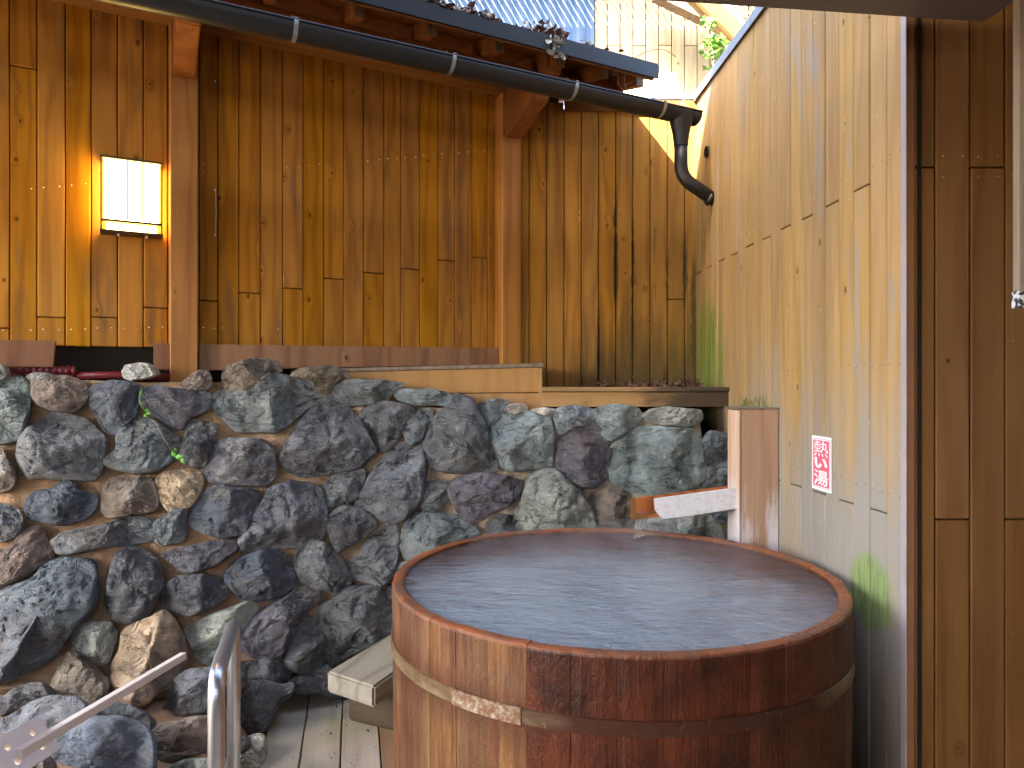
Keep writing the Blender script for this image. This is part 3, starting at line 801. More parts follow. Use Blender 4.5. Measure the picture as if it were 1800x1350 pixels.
# leaf litter
def leaf_stuff(name, spots, label, cat, mat, size=.03):
    vs, fs = [], []
    for p in spots:
        sz = size*random.uniform(.6, 1.3)
        d = Vector((random.uniform(-1, 1), random.uniform(-1, 1), random.uniform(-.5, .9))).normalized()
        e = d.cross(Vector((random.uniform(-1, 1), random.uniform(-1, 1), random.uniform(-1, 1)))).normalized(); nn = d.cross(e)
        o0 = len(vs)
        for a, b, c in ((-1, 0, .35), (-.4, .5, 0), (.4, .45, 0), (1, 0, .3), (.4, -.45, .25), (-.4, -.5, .2), (0, 0, -.18)):
            vs.append(Vector(p)+d*a*sz+e*b*sz+nn*c*sz)
        for k in range(6): fs.append((o0+k, o0+(k+1) % 6, o0+6))
    o = mesh_obj(name, vs, fs, mat, None, kind='stuff'); tag(o, label, cat); return o
sp = []
for k in range(420):
    px = random.choice([random.uniform(690, 1000), random.gauss(975, 16), random.gauss(845, 25), random.gauss(775, 15), random.uniform(600, 1150)])
    if px > 1120: continue
    s_ = s_of(px, nE); n_ = nE-abs(random.gauss(0, .08)); h = abs(random.gauss(0, .018))*(1.6 if abs(px-970) < 30 else 1)
    sp.append(Lp(s_, n_, zE0+.055+(nE-n_)*slope+h))
leaf_stuff('leaf_litter', sp[:300], 'brown dead leaves caught along the black eave edge', 'leaves', M_deadleaf, .022)
sp2_ = sp[300:]+[Lp(s_of(random.gauss(975, 7), nE), nE+random.uniform(-.01, .03), zE0+random.uniform(-.06, .06)) for k in range(30)]
leaf_stuff('leaf_litter', sp2_, 'bleached curled leaves hanging over the black eave edge', 'leaves', M_deadleaf2, .02)
sp = [Vector((P(random.choice([random.gauss(1200, 18), random.uniform(1060, 1232), random.gauss(1120, 25)]), 0, 3.8).x, random.uniform(3.74, 4.2), 1.486+abs(random.gauss(0, .014)))) for k in range(110)]
sp += [Vector((P(random.gauss(1208, 10), 0, 3.8).x, random.uniform(3.72, 3.85), 1.49+abs(random.gauss(0, .02)))) for k in range(60)]
leaf_stuff('leaf_litter', sp, 'small heap of dark dead leaves on the lower ledge by the corner', 'leaves', M_deadleaf, .017)
sp = [Vector((P(random.uniform(730, 960), 0, 3.5).x, random.uniform(3.66, 3.74), 1.395+random.uniform(0, .01))) for k in range(26)]
# curly dry vines at the eave end
for q, lab in (([(1085, 150), (1090, 128), (1100, 112), (1118, 100), (1140, 93), (1165, 92), (1190, 103)], 'thin dry tendril arching off the end of the eave'),
               ([(1108, 178), (1098, 160), (1088, 140), (1086, 122), (1095, 108), (1102, 108), (1098, 130), (1100, 152), (1112, 172)], 'looped dry tendril hanging at the eave end'),
               ([(1100, 150), (1108, 142), (1125, 136), (1150, 137)], 'short pale tendril at the cut end of the eave')):
    c = [P(a, b, 3.82) for a, b in q]; sm = []
    for i in range(len(c)-1):
        p0_, p1_, p2_, p3_ = c[max(i-1, 0)], c[i], c[i+1], c[min(i+2, len(c)-1)]
        for k in range(6):
            u = k/6; sm.append(.5*((2*p1_)+(p2_-p0_)*u+(2*p0_-5*p1_+4*p2_-p3_)*u*u+(3*p1_-p0_-3*p2_+p3_)*u**3)+Vector((0, .03*math.sin(i+u), 0)))
    o = tube('dry_tendril', sm, .0022, M_vine, None, 5); tag(o, lab, 'dry vine')

# ------------------------------------------------------------------ far building beyond the back wall
YF = 5.7
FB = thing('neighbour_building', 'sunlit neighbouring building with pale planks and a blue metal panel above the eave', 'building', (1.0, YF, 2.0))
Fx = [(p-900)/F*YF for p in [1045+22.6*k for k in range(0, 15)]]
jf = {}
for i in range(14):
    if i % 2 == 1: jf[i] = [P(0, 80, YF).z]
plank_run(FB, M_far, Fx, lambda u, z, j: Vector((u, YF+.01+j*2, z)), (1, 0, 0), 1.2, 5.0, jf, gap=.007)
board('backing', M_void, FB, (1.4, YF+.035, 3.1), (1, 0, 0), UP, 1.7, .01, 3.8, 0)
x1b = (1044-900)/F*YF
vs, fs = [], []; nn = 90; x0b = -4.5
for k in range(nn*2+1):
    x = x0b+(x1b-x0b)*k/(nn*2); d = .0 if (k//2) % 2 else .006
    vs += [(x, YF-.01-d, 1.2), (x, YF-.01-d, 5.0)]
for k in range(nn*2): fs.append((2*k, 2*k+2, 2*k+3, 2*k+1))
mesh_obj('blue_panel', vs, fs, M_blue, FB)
# unseen slats and sheet stand in for a corrugated roof, casting its stripes
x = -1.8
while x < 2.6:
    board('stripe_slat', M_grey, FB, (x, YF-.205, 4.95), (1, 0, 0), (0, 1, 0), .034, .02, .39, .001); x += .052
board('shade_sheet', M_grey, FB, (.4, YF-.51, 4.95), (0, 1, 0), (1, 0, 0), .215, .03, 4.6, .002)
# verge, rafter and round pole of the far roof at the top right
FR = thing('far_roof', 'underside of a distant brown roof with a slanting timber above the right wall', 'roof', tuple(P(1240, 30, 5.2)))
extrude_poly('verge_board', [P(1150, -8, 5.3), P(1295, 62, 5.3), P(1300, 10, 5.3), P(1320, -30, 5.3), P(1150, -40, 5.3)], (0, .10, 0), M_grey, FR, (.75, .6, .5, 1), .004)
board('pole', M_post, FR, (P(1234, 2, 5.1)+P(1298, 66, 5.1))/2, (0, 1, 0), P(1298, 66, 5.1)-P(1234, 2, 5.1), .10, .13, .85, .015, (.45, .6, .7, 1))
board('batten', M_far, FR, (P(1262, 0, 5.15)+P(1318, 56, 5.15))/2, (0, 1, 0), P(1318, 56, 5.15)-P(1262, 0, 5.15), .03, .05, .7, .003)
board('batten', M_far, FR, (P(1284, 20, 5.25)+P(1330, 38, 5.25))/2, (0, 1, 0), P(1330, 38, 5.25)-P(1284, 20, 5.25), .02, .02, .4, .003)
# shrub growing up between the walls
SH = thing('shrub', 'slender green shrub growing up behind the capping of the right wall', 'shrub', tuple(P(1255, 170, 4.9)))
stem = [P(1258, 190, 4.9), P(1256, 130, 4.9), P(1252, 90, 4.9), P(1246, 55, 4.9), P(1240, 40, 4.9)]
tube('stem', stem, .008, M_vine, SH, 6); tube('stem', [P(1252, 90, 4.9), P(1252, 60, 4.88), P(1252, 45, 4.9)], .006, M_vine, SH, 6)
vs, fs = [], []
for k in range(260):
    py = random.choice([random.uniform(62, 125), random.gauss(74, 6), random.gauss(92, 5), random.gauss(40, 5)])
    px = (random.choice([1238, 1252])+random.gauss(0, 3)) if py < 52 else 1254+random.gauss(0, 8+.05*(py-60))
    p = P(px, py, 4.9+random.uniform(-.07, .07)); d = Vector((random.uniform(-1, 1), random.uniform(-1, 1), random.uniform(-.8, .5))).normalized()
    e = d.cross(Vector((random.random(), random.random(), random.random()))).normalized(); sz = random.uniform(.018, .034); o0 = len(vs)
    vs += [p-d*sz, p+e*sz*.4, p+d*sz, p-e*sz*.4+Vector((0, 0, .006))]; fs += [(o0, o0+1, o0+2), (o0, o0+2, o0+3)]
mesh_obj('leaves', vs, fs, M_shrub, SH, kind='stuff')

# ------------------------------------------------------------------ soffit over the viewer, edge post at right
c1 = Vector((1.307, 1.953, 2.5)); d1 = Vector((.966, .116, 0)); d2 = Vector((.0992, -1, 0)).normalized()
o = extrude_poly('soffit', [c1, c1-d1*4.5, c1-d1*4.5+d2*4, c1+d2*4], (0, 0, .10), M_soffit, None, None, .004)
tag(o, 'brown painted soffit edge crossing the top right corner', 'soffit')
t = thing('hanging_board', 'strip of pale weathered board at the right edge with a black and white end', 'board', tuple(P(1800, 400, 1.6)))
xx = P(1791, 0, 1.55).x
board('board', M_grey, t, (xx+.05, 1.56, EYE+.545), (1, 0, 0), UP, .10, .02, .68, .002, (1.1, 1.0, .95, 1))
def patt():
    N = NT('black_white_pattern'); tc = N.n('ShaderNodeTexCoord').outputs['Object']
    a = N.noise(tc, 60, 2, .5, .5)
    return N.fin(N.mix(N.math('GREATER_THAN', a, .5), (.03, .03, .03), (.55, .55, .57)), .6)
board('patterned_end', patt(), t, (xx+.048, 1.56, EYE+.186), (1, 0, 0), UP, .10, .024, .037, .002)

# ------------------------------------------------------------------ stone wall
_pl = [(-300, 2.70), (0, 2.93), (322, 3.22), (615, 3.52), (800, 3.58), (950, 3.62), (1283, 3.66), (1500, 3.66)]
def surfY(px, py):
    Y = lin(max(px, -300), _pl)
    if py > 690:
        k = min((py-690)/500., 1.2)
        Y -= k*(.26 if px < 420 else (.26-(px-420)/200*.12 if px < 620 else .14 if px < 900 else .08))
    if py > 1190:
        w = 1. if px < 330 else max(0., 1-(px-330)/190.)
        Y -= w*min((py-1190)/150., 1.3)*.62
    return Y
def surf(px, py, back=0.):
    Y = surfY(px, py)+back; return P(px, py, Y)
SW = thing('stone_wall', 'rough retaining wall of dark blue grey boulders set in sandy mortar', 'stone wall', (0, 3.5, 0))
# mortar sheet
def top_y(px):
    return lin(px, [(-200, 672), (0, 672), (150, 668), (250, 672), (380, 672), (470, 668), (560, 700), (700, 712), (850, 722), (1000, 722), (1190, 726), (1232, 735), (1240, 860), (1300, 880)])
vs, fs = [], []; NX, NY = 230, 110
for j in range(NY+1):
    for i in range(NX+1):
        px = -200+(1500)*i/NX; ty = top_y(px); py = ty+(1500-ty)*(j/NY)
        q = surf(px, py, .046+(.10 if py > 1215 and px < 500 else .28 if py > 1170 and 500 <= px < 740 else 0))
        d = noise.fractal(q*4.5, 1., 2., 4)*.03+noise.noise(q*25)*.006
        q = q+Vector((0, d, 0))
        vs.append(q)
for j in range(NY):
    for i in range(NX):
        a = j*(NX+1)+i; fs.append((a, a+1, a+NX+2, a+NX+1))
base = len(vs)
for i in range(NX+1): vs.append(vs[i]+Vector((0, .16, -.01)))
for i in range(NX): fs.append((i+1, i, base+i, base+i+1))
mesh_obj('mortar', vs, fs, M_mortar, SW, smooth=True)

COL = {'g': (.165, .178, .172), 'b': (.115, .126, .138), 'p': (.135, .122, .130), 'n': (.21, .165, .125), 't': (.42, .31, .20), 'd': (.095, .093, .095),
       'l': (.30, .295, .245), 'G': (.225, .255, .240), 'w': (.55, .50, .42), 'm': (.148, .149, .145)}
GA = lambda x, y: (x/3.6, 550+y/3.6); GB = lambda x, y: (450+x/3.6, 550+y/3.6); GC = lambda x, y: (900+x/3.6, 600+y/3.6)
GD = lambda x, y: (x/3., 900+y/3.); GE = lambda x, y: (350+x/2.7, 850+y/2.7)
ST = [
 (GA, 'g', .25, [(-60,430),(20,415),(100,395),(165,420),(200,500),(190,600),(170,700),(130,790),(60,815),(-60,810)]),
 (GA, 'n', .2, [(200,440),(260,405),(400,400),(490,415),(540,450),(555,510),(530,570),(470,620),(380,615),(300,605),(235,580),(205,520)]),
 (GA, 'l', .6, [(165,400),(220,375),(300,378),(360,405),(300,425),(200,435),(170,420)]),
 (GA, 'b', .2, [(560,500),(590,460),(660,435),(780,430),(870,450),(905,480),(880,560),(860,650),(790,720),(720,770),(660,740),(610,660),(575,590)]),
 (GA, 'p', .3, [(905,480),(980,460),(1080,475),(1200,485),(1290,480),(1340,520),(1320,610),(1250,650),(1190,680),(1150,735),(1060,710),(990,650),(900,600),(880,540)]),
 (GA, 'n', .6, [(1145,455),(1200,390),(1260,360),(1320,370),(1340,420),(1320,480),(1240,490)]),
 (GA, 'n', .45, [(1400,400),(1440,330),(1520,310),(1600,285),(1700,290),(1760,310),(1785,370),(1700,400),(1650,450),(1600,500),(1500,500),(1420,480)]),
 (GA, 'g', .75, [(1345,530),(1400,480),(1500,485),(1590,500),(1640,420),(1720,380),(1850,400),(1960,430),(2030,490),(2045,545),(1950,600),(1880,660),(1820,720),(1740,760),(1620,750),(1500,750),(1440,700),(1370,640),(1340,590)]),
 (GA, 'm', .45, [(295,650),(330,615),(400,612),(480,650),(560,680),(620,740),(680,800),(668,900),(655,1000),(600,1050),(480,1055),(380,1045),(290,1040),(180,1045),(130,970),(100,890),(115,800),(160,740),(230,690)]),
 (GA, 'm', .35, [(735,770),(790,700),(860,665),(950,670),(1030,720),(1100,760),(1155,790),(1130,880),(1085,950),(1030,985),(960,1010),(850,1015),(750,1000),(660,960),(670,910),(740,860)]),
 (GA, 'd', .6, [(1180,740),(1210,685),(1290,690),(1370,705),(1370,770),(1345,850),(1300,960),(1220,970),(1150,930),(1140,880),(1165,800)]),
 (GA, 'p', .8, [(1290,1000),(1330,890),(1380,810),(1450,790),(1560,795),(1660,800),(1720,850),(1745,930),(1750,1020),(1700,1090),(1600,1095),(1450,1080),(1330,1070)]),
 (GA, 'n', .6, [(-60,850),(0,850),(50,920),(90,990),(100,1060),(50,1110),(-60,1120)]),
 (GA, 'b', .3, [(165,1180),(220,1130),(330,1110),(400,1060),(470,1080),(530,1130),(600,1150),(620,1200),(580,1270),(500,1310),(400,1340),(280,1320),(180,1300),(150,1240)]),
 (GA, 'n', .55, [(650,1130),(690,1050),(780,1035),(880,1030),(960,1060),(990,1120),(995,1230),(960,1260),(850,1270),(760,1290),(680,1300),(640,1250)]),
 (GA, 't', .1, [(980,1070),(1040,1010),(1150,995),(1280,1010),(1290,1080),(1260,1150),(1210,1220),(1130,1250),(1060,1250),(1010,1180)]),
 (GA, 'b', .4, [(1210,1260),(1260,1170),(1330,1110),(1450,1105),(1580,1115),(1640,1150),(1625,1230),(1590,1310),(1540,1400),(1430,1425),(1290,1400),(1205,1350)]),
 (GA, 'm', .5, [(-60,1200),(40,1210),(110,1240),(145,1300),(140,1370),(90,1420),(-60,1440)]),
 (GA, 'l', .5, [(-40,330),(20,330),(42,370),(38,415),(-40,425)]),
 (GB, 'n', .2, [(225,400),(280,355),(400,340),(510,345),(565,380),(585,420),(530,470),(450,520),(400,500),(340,430)]),
 (GB, 'g', .45, [(490,490),(550,440),(640,425),(780,430),(900,440),(935,450),(900,485),(850,520),(810,560),(700,575),(590,580),(530,540)]),
 (GB, 'G', .4, [(890,520),(930,490),(1080,482),(1180,500),(1245,540),(1225,585),(1120,580),(1000,578),(920,560)]),
 (GB, 'p', .05, [(150,910),(200,820),(270,710),(330,640),(400,570),(460,525),(530,535),(580,600),(650,680),(700,760),(760,870),(700,930),(640,980),(520,1000),(400,1020),(280,1030),(180,980)]),
 (GB, 'p', .15, [(660,670),(690,600),(760,575),(880,572),(1000,600),(980,660),(940,720),(900,800),(850,855),(780,862),(740,800),(700,720)]),
 (GB, 'g', .3, [(945,760),(970,690),(1020,630),(1090,615),(1115,640),(1080,720),(1050,790),(990,828),(955,800)]),
 (GB, 'm', .35, [(1060,870),(1080,760),(1110,680),(1180,620),(1230,580),(1260,510),(1320,530),(1380,560),(1400,620),(1450,700),(1480,800),(1530,880),(1558,950),(1500,1000),(1350,1005),(1200,1000),(1100,970)]),
 (GB, 'g', .3, [(1395,590),(1470,560),(1570,550),(1600,580),(1560,640),(1480,720),(1430,670)]),
 (GC, 'G', .3, [(-130,560),(-110,470),(0,440),(100,450),(200,462),(245,510),(258,600),(250,720),(240,790),(150,800),(20,815),(-60,790),(-90,700),(-132,630)]),
 (GB, 'm', .35, [(630,1200),(700,1080),(760,980),(830,900),(900,840),(1000,825),(1050,850),(1070,960),(1060,1080),(1040,1200),(980,1260),(900,1320),(820,1320),(740,1280),(650,1240)]),
 (GB, 'g', .3, [(430,1190),(430,1120),(470,1050),(580,1010),(685,995),(670,1070),(640,1150),(570,1205),(480,1225)]),
 (GB, 'g', .8, [(1045,1230),(1060,1110),(1110,1070),(1190,1070),(1212,1130),(1205,1180),(1150,1240),(1080,1260)]),
 (GB, 'p', .3, [(1220,1100),(1280,1050),(1400,1015),(1530,1030),(1660,1060),(1682,1110),(1620,1200),(1500,1250),(1400,1310),(1310,1300),(1260,1220)]),
 (GB, 'w', .5, [(1580,610),(1620,575),(1690,575),(1712,610),(1640,640)]),
 (GC, 'G', .3, [(280,440),(340,412),(430,415),(520,440),(545,490),(545,530),(480,525),(400,540),(330,580),(290,560),(275,490)]),
 (GC, 'G', .3, [(540,430),(620,410),(740,415),(800,440),(812,490),(760,540),(700,580),(640,618),(600,610),(560,560),(545,490)]),
 (GC, 'l', .4, [(838,470),(890,430),(1000,420),(1140,430),(1192,440),(1195,490),(1150,530),(1040,530),(930,520),(860,500)]),
 (GC, 'p', .4, [(300,610),(320,560),(400,525),(500,520),(560,560),(605,640),(628,700),(612,800),(590,870),(520,920),(430,912),(370,880),(300,820),(292,700)]),
 (GC, 'G', .45, [(635,680),(690,620),(760,560),(860,545),(1000,550),(1130,555),(1180,590),(1205,660),(1232,780),(1210,880),(1130,930),(1000,965),(850,960),(730,940),(650,900),(625,820)]),
 (GC, 'b', .3, [(1210,640),(1260,580),(1330,585),(1385,610),(1390,740),(1330,760),(1260,780),(1222,740)]),
 (GC, 'b', .3, [(1215,880),(1240,810),(1320,770),(1395,760),(1395,920),(1280,930),(1220,920)]),
 (GC, 'l', .2, [(20,1190),(30,1080),(80,960),(110,860),(180,820),(280,820),(350,880),(430,960),(490,1050),(522,1130),(520,1190),(400,1270),(200,1270),(60,1240)]),
 (GC, 'n', .1, [(495,1020),(530,960),(620,938),(700,950),(745,1010),(765,1080),(750,1140),(680,1170),(560,1150),(510,1090)]),
 (GC, 'l', .5, [(830,1180),(860,1130),(1000,1110),(1180,1100),(1260,1110),(1320,1180),(1340,1250),(1200,1290),(900,1280)]),
 (GC, 'b', .3, [(1275,1085),(1370,1060),(1410,1090),(1400,1140),(1300,1140)]),
 (GB, 'd', .4, [(1470,1340),(1530,1280),(1620,1290),(1645,1340),(1620,1420),(1480,1410)]),
 (GC, 'w', .4, [(130,430),(200,420),(268,432),(285,490),(240,480),(160,452)]),
 (GE, 'G', .5, [(925,430),(945,385),(1000,375),(990,440),(940,510)]),
 (GD, 'g', .3, [(270,150),(330,110),(440,90),(560,60),(660,25),(760,30),(812,60),(805,150),(720,170),(600,180),(480,200),(380,222),(300,218)]),
 (GD, 'g', .2, [(815,60),(870,20),(920,-18),(985,-15),(980,60),(975,150),(920,165),(850,180),(818,150)]),
 (GD, 'n', .35, [(-40,210),(50,190),(110,100),(200,75),(240,110),(270,190),(290,232),(230,280),(150,330),(60,375),(-40,410)]),
 (GD, 'b', .15, [(-60,440),(60,385),(160,350),(240,270),(330,235),(420,240),(500,260),(515,340),(522,440),(500,520),(430,590),(370,650),(310,740),(240,800),(150,850),(50,890),(-60,910)]),
 (GD, 'd', .25, [(600,230),(680,175),(770,195),(830,250),(860,320),(868,390),(835,440),(815,510),(760,570),(680,592),(600,570),(560,500),(555,420),(580,320)]),
 (GD, 'd', .35, [(850,225),(920,190),(1040,170),(1150,145),(1245,145),(1252,190),(1210,240),(1120,290),(1020,318),(950,315),(900,270)]),
 (GD, 'd', .45, [(850,400),(920,350),(1040,325),(1130,335),(1197,400),(1190,450),(1120,510),(1040,540),(960,552),(880,510),(843,450)]),
 (GE, 'b', .1, [(130,430),(190,355),(280,320),(370,315),(430,350),(465,420),(460,480),(400,530),(320,560),(240,558),(170,520),(128,475)]),
 (GD, 'l', .35, [(372,660),(430,600),(500,580),(580,580),(618,640),(600,720),(570,790),(520,805),(450,780),(400,730)]),
 (GD, 't', .15, [(640,640),(700,600),(780,570),(860,530),(930,580),(972,650),(988,740),(990,790),(940,860),(860,925),(780,990),(700,1012),(620,980),(570,900),(590,800),(630,730)]),
 (GD, 'l', .3, [(978,610),(1050,570),(1150,530),(1250,490),(1330,470),(1367,500),(1340,560),(1280,610),(1240,680),(1180,740),(1120,812),(1060,790),(1010,710)]),
 (GD, 'n', .3, [(268,920),(290,850),(340,770),(400,750),(440,790),(520,830),(572,880),(572,950),(530,985),(470,1002),(380,980),(300,965)]),
 (GD, 'd', .3, [(-40,980),(60,950),(150,900),(212,895),(232,960),(220,1020),(120,1040),(40,1070),(-40,1085)]),
 (GD, 'm', .4, [(-60,1120),(50,1070),(160,1000),(280,965),(380,975),(445,1010),(445,1060),(350,1110),(250,1180),(150,1230),(60,1250),(-60,1260)]),
 (GD, 'm', .35, [(450,1080),(480,1040),(560,1008),(660,1015),(740,1050),(778,1100),(775,1160),(700,1180),(600,1140),(500,1120)]),
 (GD, 'b', .45, [(300,1190),(360,1120),(480,1078),(600,1072),(720,1100),(770,1160),(792,1240),(795,1400),(720,1480),(260,1480),(225,1340),(300,1260)]),
 (GD, 'n', .5, [(780,1180),(850,1120),(950,1100),(1060,1075),(1150,1080),(1185,1150),(1150,1220),(1080,1262),(960,1295),(870,1345),(810,1335),(785,1250)]),
 (GD, 'm', .45, [(870,1000),(880,950),(920,880),(1000,830),(1100,818),(1160,850),(1172,940),(1140,1020),(1060,1060),(950,1090),(860,1112),(848,1050)]),
 (GD, 'l', .5, [(850,1370),(960,1310),(1060,1300),(1180,1310),(1260,1340),(1290,1440),(1200,1520),(860,1500)]),
 (GE, 'm', .25, [(190,270),(250,170),(300,90),(330,30),(430,-5),(520,0),(580,30),(600,130),(602,220),(570,275),(470,297),(350,302),(250,322),(192,312)]),
 (GE, 'p', .5, [(612,190),(620,150),(680,112),(760,120),(820,160),(838,200),(790,240),(730,282),(660,322),(630,260)]),
 (GE, 'm', .85, [(465,350),(520,290),(600,283),(660,350),(700,410),(715,470),(655,507),(570,500),(500,470),(465,410)]),
 (GE, 'm', .4, [(700,390),(760,340),(810,270),(870,215),(932,203),(947,270),(932,360),(922,440),(870,482),(790,462),(720,450)]),
 (GE, 'g', .3, [(965,250),(990,180),(1060,145),(1150,150),(1230,160),(1300,200),(1325,240),(1230,272),(1120,322),(1040,352),(985,358),(963,310)]),
 (GE, 'p', .3, [(210,700),(270,640),(340,590),(420,540),(500,490),(575,500),(578,550),(530,600),(470,670),(440,740),(390,800),(320,832),(240,812),(203,760)]),
 (GE, 'm', .3, [(440,740),(490,670),(530,638),(572,680),(582,750),(588,850),(550,882),(470,892),(413,860),(425,800)]),
 (GE, 'm', .35, [(575,590),(630,560),(700,500),(790,483),(900,488),(965,520),(965,700),(860,740),(740,800),(640,862),(598,820),(583,730),(578,650)]),
 (GE, 'm', .4, [(195,850),(280,833),(370,838),(430,880),(437,920),(380,948),(300,942),(205,920)]),
 (GE, 'm', .45, [(210,960),(280,930),(380,950),(445,945),(430,990),(380,1020),(340,1090),(310,1160),(230,1222),(150,1205),(145,1100),(200,1020)]),
 (GE, 'd', .1, [(450,930),(540,900),(558,950),(520,962),(440,972),(430,955)]),
 (GE, 'm', .3, [(553,890),(620,865),(650,905),(610,955),(558,948)]),
 (GE, 'w', .3, [(150,1340),(145,1265),(210,1210),(290,1185),(300,1240),(290,1340),(220,1420)]),
 (GE, 'd', .2, [(545,905),(620,880),(700,875),(720,960),(700,1020),(620,1010),(560,965)]),
 (GE, 'm', .2, [(430,935),(500,915),(560,930),(570,985),(500,995),(440,985)]),
 # small chinking stones between the big ones
 (GB, 'm', .3, [(905,1315),(960,1275),(1010,1270),(1000,1300),(950,1340)]),
 (GA, 'g', .2, [(1345,1090),(1440,1085),(1500,1092),(1430,1102),(1350,1104)]),
 (GE, 'b', .2, [(1000,215),(965,170),(985,150),(1035,150),(1030,180)]),
 (GC, 'm', .3, [(-20,1300),(60,1262),(160,1280),(200,1310),(60,1340)]),
 (GD, 'm', .2, [(1240,1210),(1285,1180),(1310,1230),(1290,1270),(1250,1265)]),
 (GD, 'n', .3, [(-60,1330),(-10,1290),(60,1270),(150,1260),(210,1310),(190,1420),(-60,1440)]),
]
def resample(poly, n):
    m = len(poly); pts = []
    for i in range(m):
        p0, p1, p2, p3 = (Vector(poly[(i+k) % m]) for k in (-1, 0, 1, 2))
        for k in range(8):
            u = k/8; cr = .5*((2*p1)+(p2-p0)*u+(2*p0-5*p1+4*p2-p3)*u*u+(3*p1-p0-3*p2+p3)*u**3)
            pts.append(cr*.55+(p1.lerp(p2, u))*.45)
    L = [0]
    for i in range(len(pts)): L.append(L[-1]+(pts[(i+1) % len(pts)]-pts[i]).length)
    out = []; j = 0
    for k in range(n):
        t = L[-1]*k/n
        while L[j+1] < t: j += 1
        f = (t-L[j])/max(L[j+1]-L[j], 1e-9); out.append(pts[j].lerp(pts[(j+1) % len(pts)], f))
    return out
def make_stone(poly2, col, crust, seed, parent=SW, name='stone', back=0., yfun=None):
    rs = random.Random(seed); NA = 72; NR = 18
    out = resample([Vector(p) for p in poly2], NA)
    ctr = sum(out, Vector((0, 0)))/NA
    grow = 1.5 if ctr.x < 480 else 4.
    out = [ctr+(p-ctr)*(1+grow/max(30, min((p-ctr).length, 200))) for p in out]
    S3 = (lambda a, b: P(a, b, yfun)) if isinstance(yfun, float) else (lambda a, b: P(a, b, yfun(a, b))) if yfun else (lambda a, b: surf(a, b, back))
    q = [S3(p.x, p.y) for p in out]
    c3 = sum(q, Vector())/NA
    nrm = Vector()
    for i in range(NA): nrm += (q[i]-c3).cross(q[(i+1) % NA]-c3)
    area = nrm.length/2; nrm.normalize()
    if nrm.y > 0: nrm = -nrm
    ex = nrm.cross(UP).normalized()*-1; ey = nrm.cross(ex)
    if ey.z < 0: ey = -ey
    size = math.sqrt(area); D = min(max(size*.30, .028), .105)*rs.uniform(.85, 1.15)
    planes = []
    for k in range(rs.randint(5, 8)):
        an = rs.uniform(0, 2*math.pi); g = rs.uniform(.15, .85)
        planes.append((math.cos(an)*g, math.sin(an)*g, D*rs.uniform(.82, 1.18)))
    planes.append((rs.uniform(-.12, .12), rs.uniform(-.12, .12), D*.98))
    off = Vector((rs.uniform(-50, 50), rs.uniform(-50, 50), rs.uniform(-50, 50)))
    vs = []; fs = []
    for j in range(NR+1):
        t = 1-j/NR; t = t**.72
        if j == NR: t = 0
        for i in range(NA):
            if j == NR and i: continue
            p = c3+(q[i]-c3)*t
            H = D*max(0., 1-t**4.2)**.55
            dx = (p-c3).dot(ex); dy = (p-c3).dot(ey)
            for gx, gy, h in planes:
                hp = h-(dx*gx+dy*gy)
                k_ = D*.10
                hh = max(k_-abs(H-hp), 0)/k_
                H = min(H, hp)-hh*hh*k_*.25
            H = max(H, -.01)
            pp = p+nrm*H
            s_ = size
            nz = noise.fractal(pp*6.5+off, .85, 2.1, 5)*.022*min(1, s_*3.2)+noise.fractal(pp*24+off, .7, 2.1, 4)*.010
            ridge = abs(noise.noise(pp*8+off*1.7)); nz -= max(0, .08-ridge)*.16*min(1, s_*3)
            w = min(1., (1-t)*6+.25)
            pp = pp+nrm*nz*w+(ex*noise.noise(pp*14+off)+ey*noise.noise(pp*14-off))*.006
            vs.append(pp)
    for j in range(NR-1):
        for i in range(NA):
            a = j*NA+i; b = j*NA+(i+1) % NA; fs.append((a, b, b+NA, a+NA))
    top = NR*NA
    for i in range(NA): fs.append(((NR-1)*NA+i, (NR-1)*NA+(i+1) % NA, top))
    b0 = len(vs)
    for d, sc_ in ((.035, .99), (.085, .86), (.13, .6)):
        for i in range(NA): vs.append(c3+(vs[i]-c3)*sc_-nrm*d)
    rows = [0, b0, b0+NA, b0+2*NA]
    for r in range(3):
        for i in range(NA): fs.append((rows[r]+(i+1) % NA, rows[r]+i, rows[r+1]+i, rows[r+1]+(i+1) % NA))
    fs.append(tuple(b0+2*NA+i for i in range(NA)))
    # orient outward
    v0, v1, v2 = vs[fs[200][0]], vs[fs[200][1]], vs[fs[200][2]]
    if (v1-v0).cross(v2-v0).dot(nrm) < 0: fs = [f[::-1] for f in fs]
    k = rs.uniform(.85, 1.2); k *= 1.55*(.84 if col in 'mpdbn' else .95); cc = tuple(min(.8, c*k*w_*rs.uniform(.96, 1.04)) for c, w_ in zip(COL[col], ((.95, 1., 1.08) if col not in 'tnw' else (1, 1, 1))))+(crust,)
    return mesh_obj(name, vs, fs, M_stone, parent, smooth=True, color=cc, centre=True)
for i, (G_, col, cr, poly) in enumerate(ST):
    pp_ = [G_(*p) for p in poly]; cx_ = sum(p[0] for p in pp_)/len(pp_); cy_ = sum(p[1] for p in pp_)/len(pp_)
    if cy_ > 1205 and cx_ < 520:
        yc_ = surfY(cx_, cy_)
        make_stone(pp_, col, cr, 100+i, yfun=lambda a, b, yc_=yc_, cy_=cy_: yc_+(cy_-b)/F*yc_*.42)
    else: make_stone(pp_, col, cr, 100+i)
o = make_stone([(212, 652), (222, 641), (240, 637), (258, 642), (264, 658), (250, 666), (228, 668), (215, 663)], 'w', .5, 555, None, 'rock', yfun=3.16)
tag(o, 'small pale rock lying in the gap above the stone wall left of the thick post', 'rock')

